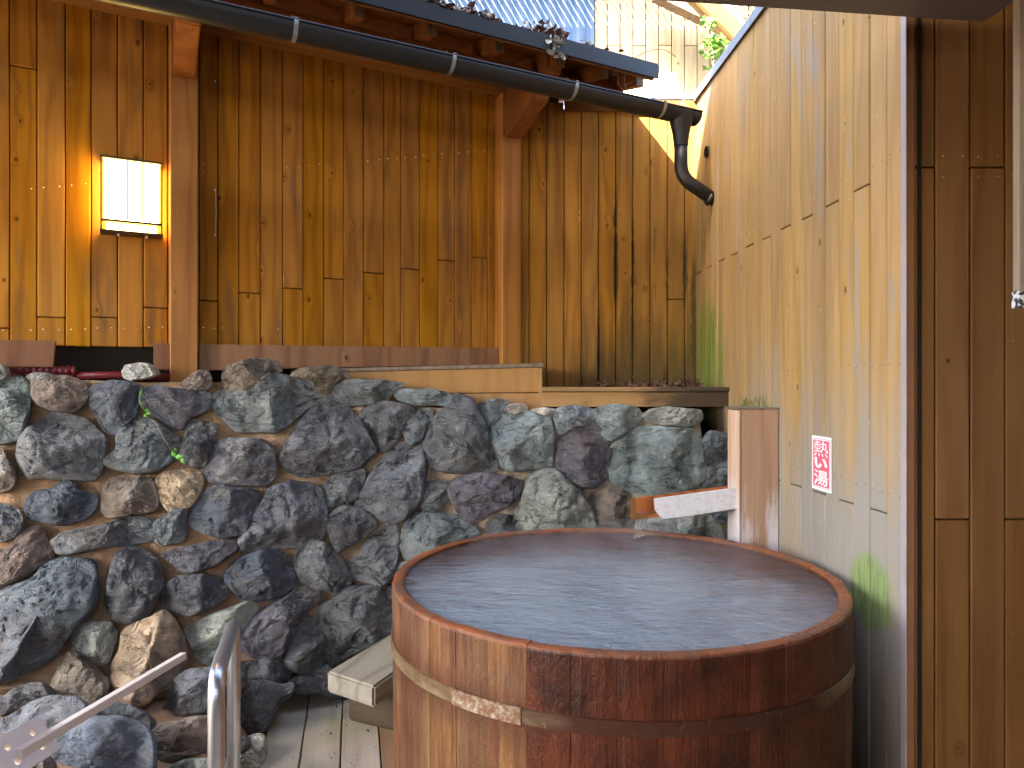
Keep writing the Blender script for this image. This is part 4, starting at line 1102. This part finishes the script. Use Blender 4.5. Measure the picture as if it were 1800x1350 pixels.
# weeds on the stones
def weed(label, base, tips, Y):
    t = thing('weed', label, 'weed', tuple(P(*base, Y)), 'green weeds rooted between the stones')
    vs, fs = [], []
    for (px, py, sz, an) in tips:
        c = P(px, py, Y-.02); d = Vector((math.cos(an), -.25, math.sin(an))).normalized(); e = d.cross(Vector((0, 1, 0.1))).normalized(); o0 = len(vs)
        vs += [c-d*sz, c-d*sz*.2+e*sz*.6, c+d*sz*.9, c-d*sz*.2-e*sz*.6, c+Vector((0, -.004, 0))]
        fs += [(o0, o0+1, o0+4), (o0+1, o0+2, o0+4), (o0+2, o0+3, o0+4), (o0+3, o0, o0+4)]
    mesh_obj('leaf_cluster', vs, fs, M_leafgreen, t)
    return t
w1 = weed('tiny green weed with a trailing stem below the top row of stones', (247, 690), [(259, 722, .016, 1.8), (256, 730, .012, .6), (262, 727, .011, -.5), (248, 689, .01, 1.2)], 2.98)
tube('stem', [P(250, 682, 3.0), P(245, 695, 2.97), (P(246, 710, 2.95)), P(258, 724, 2.95)], .0018, M_leafgreen, w1, 5)
w2 = weed('small bright green leaf trio between the boulders on the left', (306, 795), [(305, 797, .018, 1.9), (315, 803, .02, .2), (321, 810, .017, -.9), (308, 790, .010, 2.4)], 2.93)
tube('stem', [P(272, 740, 2.93), P(290, 775, 2.9), P(306, 797, 2.9)], .0014, M_vine, w2, 5)

# grass tuft on the spout post, cobweb thread on the plank wall
gt = thing('grass_tuft', 'small dry grass tuft growing on top of the spout post against the wall', 'grass', (1.10, 3.16, 1.40))
vs, fs = [], []
for k in range(46):
    b0_ = Vector((random.uniform(1.02, 1.145), random.uniform(3.09, 3.19), 1.398)); hh = random.uniform(.02, .075)
    tip = b0_+Vector((random.uniform(-.03, .02), random.uniform(-.02, .02), hh)); w_ = Vector((.0016, .0006, 0)); o0 = len(vs)
    midp = b0_.lerp(tip, .55)+Vector((random.uniform(-.006, .006), 0, .006))
    vs += [b0_-w_, b0_+w_, midp+w_, midp-w_, tip]; fs += [(o0, o0+1, o0+2, o0+3), (o0+3, o0+2, o0+4)]
mesh_obj('blades', vs, fs, plain('dry_grass', (.30, .32, .12), .7), gt, kind='stuff')
cw = thing('cobweb_thread', 'thin vertical cobweb thread with white specks right of the thick post', 'cobweb', tuple(LpP(378, 415, .02)[0]))
tube('thread', [LpP(379, 335, .012)[0], LpP(380, 372, .02)[0], LpP(379, 413, .012)[0]], .0012, M_white, cw, 5)
for py in (143, 334, 413):
    c_ = LpP(378, py, .012)[0]; tube('speck', [c_-UP*.006, c_, c_+UP*.006], .005, M_white, cw, 7, rads=[.001, .006, .001])

# ------------------------------------------------------------------ deck, bench, rail
TCs = Vector((.358, 2.52, 0))
DK = bpy.data.objects.new('deck', None); C.objects.link(DK); DK.location = (0, 1.8, 0); DK['kind'] = 'structure'
dd = Vector((-.2165, .9763, 0)).normalized(); de = Vector((dd.y, -dd.x, 0))
dorg = Vector((-.995, 2.755, 0)); pitch = .158
YE = 3.50
k = -0
for k in range(0, 15):
    a0 = dorg+de*(pitch*k+.003); a1 = dorg+de*(pitch*(k+1)-.003)
    ye = YE if a1.x < .9 else YE
    f0 = a0+dd*((YE-a0.y)/dd.y); f1 = a1+dd*((YE-a1.y)/dd.y); n0 = a0-dd*2.75; n1 = a1-dd*2.75
    if k == 0:
        c_ = PZ(480, 1240, 0); f0 = a0+dd*((c_.y-a0.y)/dd.y); poly = [n0, n1, f1, f1+(f0-f1)*.45+Vector((0, .05, 0)), f0]
        poly = [n0, n1, f1, PZ(524, 1207, 0), f0]
    else: poly = [n0, n1, f1, f0]
    c = sum(poly, Vector())/len(poly)
    bm = bmesh.new(); M = frame(c, de, -UP, dd); Mi = M.inverted()
    q = [p+UP*0 for p in poly]; lo = [p-UP*.035 for p in poly]
    bv = [bm.verts.new(Mi @ p) for p in q+lo]; n = len(q)
    bm.faces.new(bv[:n]); bm.faces.new(bv[n:][::-1])
    for i in range(n): bm.faces.new((bv[i], bv[(i+1) % n], bv[n+(i+1) % n], bv[n+i]))
    bmesh.ops.recalc_face_normals(bm, faces=bm.faces)
    bmesh.ops.bevel(bm, geom=bm.edges[:], offset=.003, segments=1, affect='EDGES')
    me = bpy.data.meshes.new('deck_plank'); bm.to_mesh(me); bm.free(); me.materials.append(M_deck)
    o = bpy.data.objects.new('deck_plank', me); o.matrix_basis = M; link(o, DK)
    o.color = (1, 1, 1, 1) if k != 3 else (.62, .42, .28, 1)
for y in (1.0, 1.9, 2.8, 3.35): 
    board('joist', M_dark, DK, (.0, y, -.09), (0, 1, 0), (1, 0, 0), .06, .10, 2.0, 0)
sp = [Vector((random.uniform(-.95, -.45), random.uniform(2.6, 3.3), .006)) for k in range(60)]
leaf_stuff('leaf_litter', [q_ for q_ in sp if (q_-TCs).length > .85], 'sparse brown leaf crumbs and needles scattered on the deck', 'leaves', M_deadleaf, .006)
BN = thing('bench', 'low weathered timber bench with a heavy beam seat beside the tub', 'bench', (-.55, 3.0, 0))
zs = .30
A, Bq = PZ(574, 1180, zs), PZ(657, 1207, zs); dirb = (PZ(700, 1105, zs)-A).normalized()
q = [A, Bq, Bq+dirb*.66, A+dirb*.66]
def grain_solid(name, poly, h, mat, parent, gdir, bev, color=None):
    c = sum(poly, Vector())/len(poly)-UP*h/2; gd = Vector(gdir).normalized(); xa = gd.cross(UP).normalized()
    M = frame(c, xa, gd.cross(xa), gd); Mi = M.inverted(); bm = bmesh.new(); n = len(poly)
    bv = [bm.verts.new(Mi @ p) for p in [p for p in poly]+[p-UP*h for p in poly]]
    bm.faces.new(bv[:n]); bm.faces.new(bv[n:][::-1])
    for i in range(n): bm.faces.new((bv[i], bv[(i+1) % n], bv[n+(i+1) % n], bv[n+i]))
    bmesh.ops.recalc_face_normals(bm, faces=bm.faces)
    bmesh.ops.bevel(bm, geom=bm.edges[:], offset=bev, segments=2, affect='EDGES')
    me = bpy.data.meshes.new(name); bm.to_mesh(me); bm.free(); me.materials.append(mat)
    o = bpy.data.objects.new(name, me); o.matrix_basis = M
    if color: o.color = color
    return link(o, parent)
mid = (A+Bq)/2
grain_solid('seat_beam', [A, Bq, Bq+dirb*.66, A+dirb*.66], .088, M_bench, BN, dirb, .010)
l0, l1 = PZ(611, 1268, 0.0), PZ(704, 1290, 0.0)
for k in (0, .36):
    a_, b_ = l0+dirb*k, l1+dirb*k
    grain_solid('leg_block', [a_+UP*.211, b_+UP*.211, b_+dirb*.17+UP*.211, a_+dirb*.17+UP*.211], .2105, M_bench, BN, (l1-l0), .012, (.30, .235, .18, 1))
HR = thing('handrail', 'bent stainless steel handrail loop at the edge of the wooden deck', 'handrail', (-.82, 2.0, 0))
tube('rail_tube', rounded([(-.738, 1.76, -.15), (-.738, 1.76, .770), (-.915, 2.32, .715), (-.915, 2.32, -.15)], .075, 10), .0205, M_steel, HR, 20)

# paddle resting on the rocks
PD = thing('wooden_paddle', 'pale wooden paddle with a holed board leaning on the rocks at lower left', 'paddle', tuple(P(150, 1260, 2.0)))
pa, pb = P(322, 1153, 2.42), P(30, 1327, 1.62)
dirp = (pa-pb).normalized()
board('handle', M_fresh, PD, (pa+pb)/2, dirp.cross(UP), dirp, .022, .024, (pa-pb).length, .002)
w_ = (P(87, 1326, 1.66)-P(58, 1270, 1.72)); ln = dirp
w_ = Vector((.055, -.05, -.065)); wv = (w_-ln*w_.dot(ln)).normalized(); WW = .096; LL = .30
nb = ln.cross(wv).normalized()
if nb.y > 0: nb = -nb
cu = bpy.data.curves.new('paddle_board', 'CURVE'); cu.dimensions = '2D'; cu.fill_mode = 'BOTH'; cu.extrude = .008; cu.bevel_depth = .0012
def spl(pts):
    s_ = cu.splines.new('POLY'); s_.points.add(len(pts)-1); s_.use_cyclic_u = True
    for i, p in enumerate(pts): s_.points[i].co = (p[0], p[1], 0, 1)
spl([(0, 0), (LL, 0), (LL, WW), (0, WW)])
for ix in range(4):
    for iy in (.028, WW-.028): 
        cx = .045+ix*.083
        spl([(cx+.010*math.cos(a*math.pi/9), iy+.010*math.sin(a*math.pi/9)) for a in range(18)])
tmp = bpy.data.objects.new('tmp_board', cu); C.objects.link(tmp)
bpy.context.view_layer.update()
me = bpy.data.meshes.new_from_object(tmp.evaluated_get(bpy.context.evaluated_depsgraph_get()))
bpy.data.objects.remove(tmp); me.materials.clear(); me.materials.append(M_fresh)
o = bpy.data.objects.new('paddle_board', me)
o.matrix_basis = frame(P(50, 1273, 1.74)-nb*.022, -ln, wv, (-ln).cross(wv)); link(o, PD)

# ------------------------------------------------------------------ the tub
TC = Vector((.358, 2.52, 0)); TR = .777; TRIM = .83
TB = thing('hot_tub', 'large round wooden hot tub of iron stained staves filled to the brim', 'hot tub', tuple(TC))
NS = 42; da = 2*math.pi/NS; th = .042
vs, fs = [], []
segs = 4
prof_t = [(-.14, -.010, 0), (.40, -.004, 0), (TRIM-.012, 0, 0), (TRIM-.003, -.004, 0), (TRIM, -.012, 0), (TRIM, -th+.010, 0), (TRIM-.005, -th, 0), (TRIM-.3, -th, 0), (-.14, -th-.006, 0)]
np_ = len(prof_t)
for k in range(segs+1):
    an = -da/2+da*k/segs
    edge = .0022 if k in (0, segs) else 0
    an2 = an*(1-.006) if k in (0, segs) else an
    for z, dr, _ in prof_t:
        r = TR+dr-(edge if dr > -.02 else 0)
        vs.append(Vector((r*math.sin(an2), r*math.cos(an2)-TR, z)))
for k in range(segs):
    for i in range(np_): fs.append((k*np_+i, k*np_+(i+1) % np_, (k+1)*np_+(i+1) % np_, (k+1)*np_+i))
fs.append(tuple(range(np_))[::-1]); fs.append(tuple(segs*np_+i for i in range(np_)))
bm = bmesh.new(); bv = [bm.verts.new(v) for v in vs]
for f in fs: bm.faces.new([bv[i] for i in f])
bmesh.ops.recalc_face_normals(bm, faces=bm.faces)
stave_me = bpy.data.meshes.new('stave'); bm.to_mesh(stave_me); bm.free(); stave_me.materials.append(M_tub)
for i in range(NS):
    an = (i+.35)*da              # clockwise from +Y (away from the viewer)
    rad = Vector((math.sin(an), math.cos(an), 0))
    o = bpy.data.objects.new('stave', stave_me)
    o.matrix_basis = Matrix.Translation(TC+rad*(TR+random.uniform(-.0018, .0018))+UP*random.uniform(-.002, .002)) @ Matrix.Rotation(-an, 4, 'Z')
    px = 900+F*(TC+rad*TR).x/(TC+rad*TR).y; front = rad.y < .3
    if front and 945 < px < 1300: cc = (.16, .05, .02, 1.)
    elif front and 1300 <= px < 1375: cc = (.17, .055, .02, .85)
    elif front and px >= 1375: cc = random.choice([(.15, .075, .03, .35), (.10, .04, .016, .6), (.17, .09, .04, .3)])
    elif front: cc = random.choice([(.22, .105, .034, .12), (.19, .10, .042, .2), (.20, .075, .022, .4), (.17, .085, .036, .25)])
    else: cc = (.30, .13, .05, .3)
    o.color = cc; link(o, TB)
def hoop(name, z0f, h, thick, a0, a1, mat, n=96, rextra=0.):
    vs, fs = [], []
    for k in range(n+1):
        an = a0+(a1-a0)*k/n; rad = Vector((math.sin(an), math.cos(an), 0)); z = z0f(rad)
        r0 = TR-.004
        for rr, dz in ((TR+rextra-.001, 0), (TR+thick+rextra, .002), (TR+thick+rextra, h-.002), (TR+rextra-.001, h)):
            vs.append(rad*rr+UP*(z+dz)+TC)
    m = 4
    for k in range(n):
        for i in range(m): fs.append((k*m+i, k*m+(i+1) % m, (k+1)*m+(i+1) % m, (k+1)*m+i))
    if abs(a1-a0) < 6.2: fs.append((0, 1, 2, 3)); fs.append(tuple(n*m+i for i in (3, 2, 1, 0)))
    return mesh_obj(name, vs, fs, mat, TB)
zh = lambda rad: TRIM-.222-.02*rad.y*0+(-.020*rad.y if rad.y < 0 else 0)*1.0-(.012 if False else 0)
hoop('hoop', lambda r: .607+.018*(-r.y if r.y < 0 else 0), .042, .0035, 0, 2*math.pi, M_hoop)
hoop('hoop', lambda r: .10, .042, .0035, 0, 2*math.pi, M_hoop)
def ang_of(px):
    best = min(((abs(900+F*(TC.x+TR*math.sin(a))/(TC.y+TR*math.cos(a))-px), a) for a in [math.pi*.6+k*.004 for k in range(500)]))
    return best[1]
hoop('hoop_lap', lambda r: .605+.018*(-r.y), .046, .003, ang_of(797), ang_of(917), M_plate, 24, .0036)
# water
vs = [Vector((0, 0, 0))]; fs = []; NRg, NAg = 30, 96
zw = TRIM-.014
for j in range(1, NRg+1):
    for i in range(NAg):
        r = (TR-th+.001)*j/NRg; an = 2*math.pi*i/NAg; x, y = r*math.cos(an), r*math.sin(an)
        dsp = math.hypot(x+TC.x-.575, y+TC.y-3.17)
        z = .0022*math.sin(dsp*70)*math.exp(-dsp*4)+.0016*noise.noise(Vector((x*5, y*11, 3)))+.0008*noise.noise(Vector((x*14, y*30, 7)))
        vs.append(Vector((x, y, z)))
for i in range(NAg): fs.append((0, 1+i, 1+(i+1) % NAg))
for j in range(NRg-1):
    for i in range(NAg): a = 1+j*NAg+i; b = 1+j*NAg+(i+1) % NAg; fs.append((a, a+NAg, b+NAg, b))
o = mesh_obj('water', vs, fs, M_water, None, Matrix.Translation(TC+UP*zw), True); o['kind'] = 'structure'

# steam drifting low over the water
def steam_mat():
    m = bpy.data.materials.new('thin_steam'); m.use_nodes = True; t = m.node_tree; t.nodes.clear()
    o_ = t.nodes.new('ShaderNodeOutputMaterial'); pv = t.nodes.new('ShaderNodeVolumePrincipled'); t.links.new(pv.outputs[0], o_.inputs['Volume'])
    g = t.nodes.new('ShaderNodeNewGeometry'); n_ = t.nodes.new('ShaderNodeTexNoise'); n_.inputs['Scale'].default_value = 3.2; n_.inputs['Detail'].default_value = 3
    t.links.new(g.outputs['Position'], n_.inputs['Vector']); mr = t.nodes.new('ShaderNodeMapRange'); t.links.new(n_.outputs[0], mr.inputs[0])
    for i, v in enumerate((.44, .76, 0., .7)): mr.inputs[i+1].default_value = v
    t.links.new(mr.outputs[0], pv.inputs['Density']); pv.inputs['Color'].default_value = (.96, .97, 1, 1); pv.inputs['Anisotropy'].default_value = .2
    return m
vs, fs = [], []; n = 48
for r_, z_ in ((.60, zw+.008), (.62, zw+.05), (.50, zw+.11), (.30, zw+.15)):
    for k in range(n): vs.append(TC+Vector((r_*math.cos(2*math.pi*k/n), r_*math.sin(2*math.pi*k/n), z_)))
for j in range(3):
    for k in range(n): fs.append((j*n+k, j*n+(k+1) % n, (j+1)*n+(k+1) % n, (j+1)*n+k))
fs.append(tuple(range(n))[::-1]); fs.append(tuple(3*n+k for k in range(n)))
o = mesh_obj('steam', vs, fs, steam_mat(), None, kind='stuff'); tag(o, 'faint steam drifting low over the hot water in the tub', 'steam')

# spout post and trough
PS = thing('spout_post', 'square pinkish wooden post with white lime runs holding the trough', 'post', (1.06, 3.12, 0))
board('post_core', M_spost, PS, (1.073, 3.13, .72), (1, 0, 0), UP, .168, .15, 1.30+.04, .005)
board('left_face_sheet', M_spost, PS, (.984, 3.128, .72), (1, 0, 0), UP, .008, .155, 1.33, .002, (1.5, 1.6, 1.7, 1))  # thin paler sheet over the post's left face
board('post_cap', M_grey, PS, (1.07, 3.14, 1.394), (1, 0, 0), (0, 1, 0), .19, .008, .17, .001)
TRG = thing('water_trough', 'small sloping wooden trough pouring hot water over the tub rim', 'trough', (.78, 3.12, 1.0))
def side(name, p, h, mat, dy0, dy1, col=None):
    (xa, ya, Ya), (xb, yb, Yb) = p
    a, b = P(xa, ya, Ya), P(xb, yb, Yb)
    return extrude_poly(name, [a, b, b-UP*h, a-UP*h], (0, dy1-dy0, 0), mat, TRG, col, .002)
extrude_poly('near_side', [P(1150, 877, 3.09), P(1297, 857, 3.075), P(1298, 894, 3.075), P(1225, 905, 3.083), P(1165, 913, 3.09), P(1152, 898, 3.09)], (0, .016, 0), M_lime, TRG, None, .003)
extrude_poly('end_strip', [P(1108, 876, 3.10), P(1116, 875, 3.10), P(1119, 911, 3.10), P(1111, 913, 3.10)], (0, .012, 0), M_dark, TRG, None, .001)
side('far_side', ((1111, 877, 3.20), (1292, 853, 3.20)), .088, M_rust, 0, .014)
a, b = P(1114, 908, 3.105), P(1297, 888, 3.09)
extrude_poly('trough_floor', [a, b, b-UP*.014, a-UP*.014], (0, .094, 0), M_rust, TRG, None, .002)
extrude_poly('trough_lip', [P(1118, 908, 3.103), P(1152, 903, 3.103), P(1152, 908, 3.103), P(1118, 913, 3.103)], (0, .09, -.004), M_dark, TRG, None, .001)
# film of water in the trough and the falling stream
extrude_poly('water_film', [a+UP*.006+Vector((.004, .012, 0)), b+UP*.006+Vector((-.01, .012, 0)), b+UP*.002+Vector((-.01, .012, 0)), a+UP*.002+Vector((.004, .012, 0))], (0, .066, 0), M_stream, TRG, None, 0)
FW = thing('falling_water', 'short clear stream of hot water falling from the trough into the tub', 'water stream', (.56, 3.13, .9))
for px, w, off_ in ((1121, .006, 0), (1128, .010, .02), (1135, .007, .04)):
    a0 = P(px, 906, 3.12+off_); pts_ = []
    for k in range(7):
        u = k/6; pts_.append(Vector((a0.x-.012*u, a0.y-.005*u, a0.z+(zw-a0.z)*u)))
    tube('stream', pts_, w, M_stream, FW, 8, rads=[w*(1+.25*math.sin(k*2.1+px)) for k in range(7)])

# sticker sign
def on_wall(px, py, off=.0): return RpP(px, py)+RN*off
SG = thing('sticker_sign', 'red and white vertical sticker with Japanese lettering on the pale wall', 'sign', tuple(on_wall(1446, 815)))
ya, yb_ = on_wall(1429, 815).y, on_wall(1463, 815).y; wS = ya-yb_-.0; cS = on_wall(1446, 815, .003)
hS = .205; cS.y = (ya+yb_)/2; cS.x = XR(cS.y)-.003
wS = .152
uS = -RY; 
board('sticker_sheet', M_white, SG, cS, uS, UP, wS, .0016, hS, 0)
board('red_line', M_signred, SG, cS+RN*.0012, uS, UP, wS-.014, .0006, hS-.018, 0)
board('white_line', M_white, SG, cS+RN*.0017, uS, UP, wS-.018, .0006, hS-.022, 0)
board('red_field', M_signred, SG, cS+RN*.0022, uS, UP, wS-.026, .0006, hS-.030, 0)
def glyph(ch, cz, w, h, off_g):
    fc = bpy.data.curves.new('g', 'FONT'); fc.body = ch; fc.size = 1; fc.offset = off_g; fc.extrude = 0; fc.resolution_u = 3
    ob = bpy.data.objects.new('g', fc); C.objects.link(ob); bpy.context.view_layer.update()
    me = bpy.data.meshes.new_from_object(ob.evaluated_get(bpy.context.evaluated_depsgraph_get())); bpy.data.objects.remove(ob)
    xs = [v.co.x for v in me.vertices]; ys = [v.co.y for v in me.vertices]
    if not xs: return
    cx, cy = (min(xs)+max(xs))/2, (min(ys)+max(ys))/2; fx, fy = w/(max(xs)-min(xs)), h/(max(ys)-min(ys))
    for v in me.vertices: v.co = ((v.co.x-cx)*fx, (v.co.y-cy)*fy, 0)
    me.materials.clear(); me.materials.append(M_white)
    o = bpy.data.objects.new('lettering', me); o.matrix_basis = frame(cS+RN*.0030+UP*cz, uS, UP, RN); link(o, SG)
glyph('\u71b1', .056, .112, .060, .0); glyph('\u3044', .001, .102, .040, .045); glyph('\u6e6f', -.054, .112, .058, .014)
print('objects', len(S.objects), 'tris', sum(len(o.data.polygons)*2 for o in S.objects if o.type == 'MESH'))
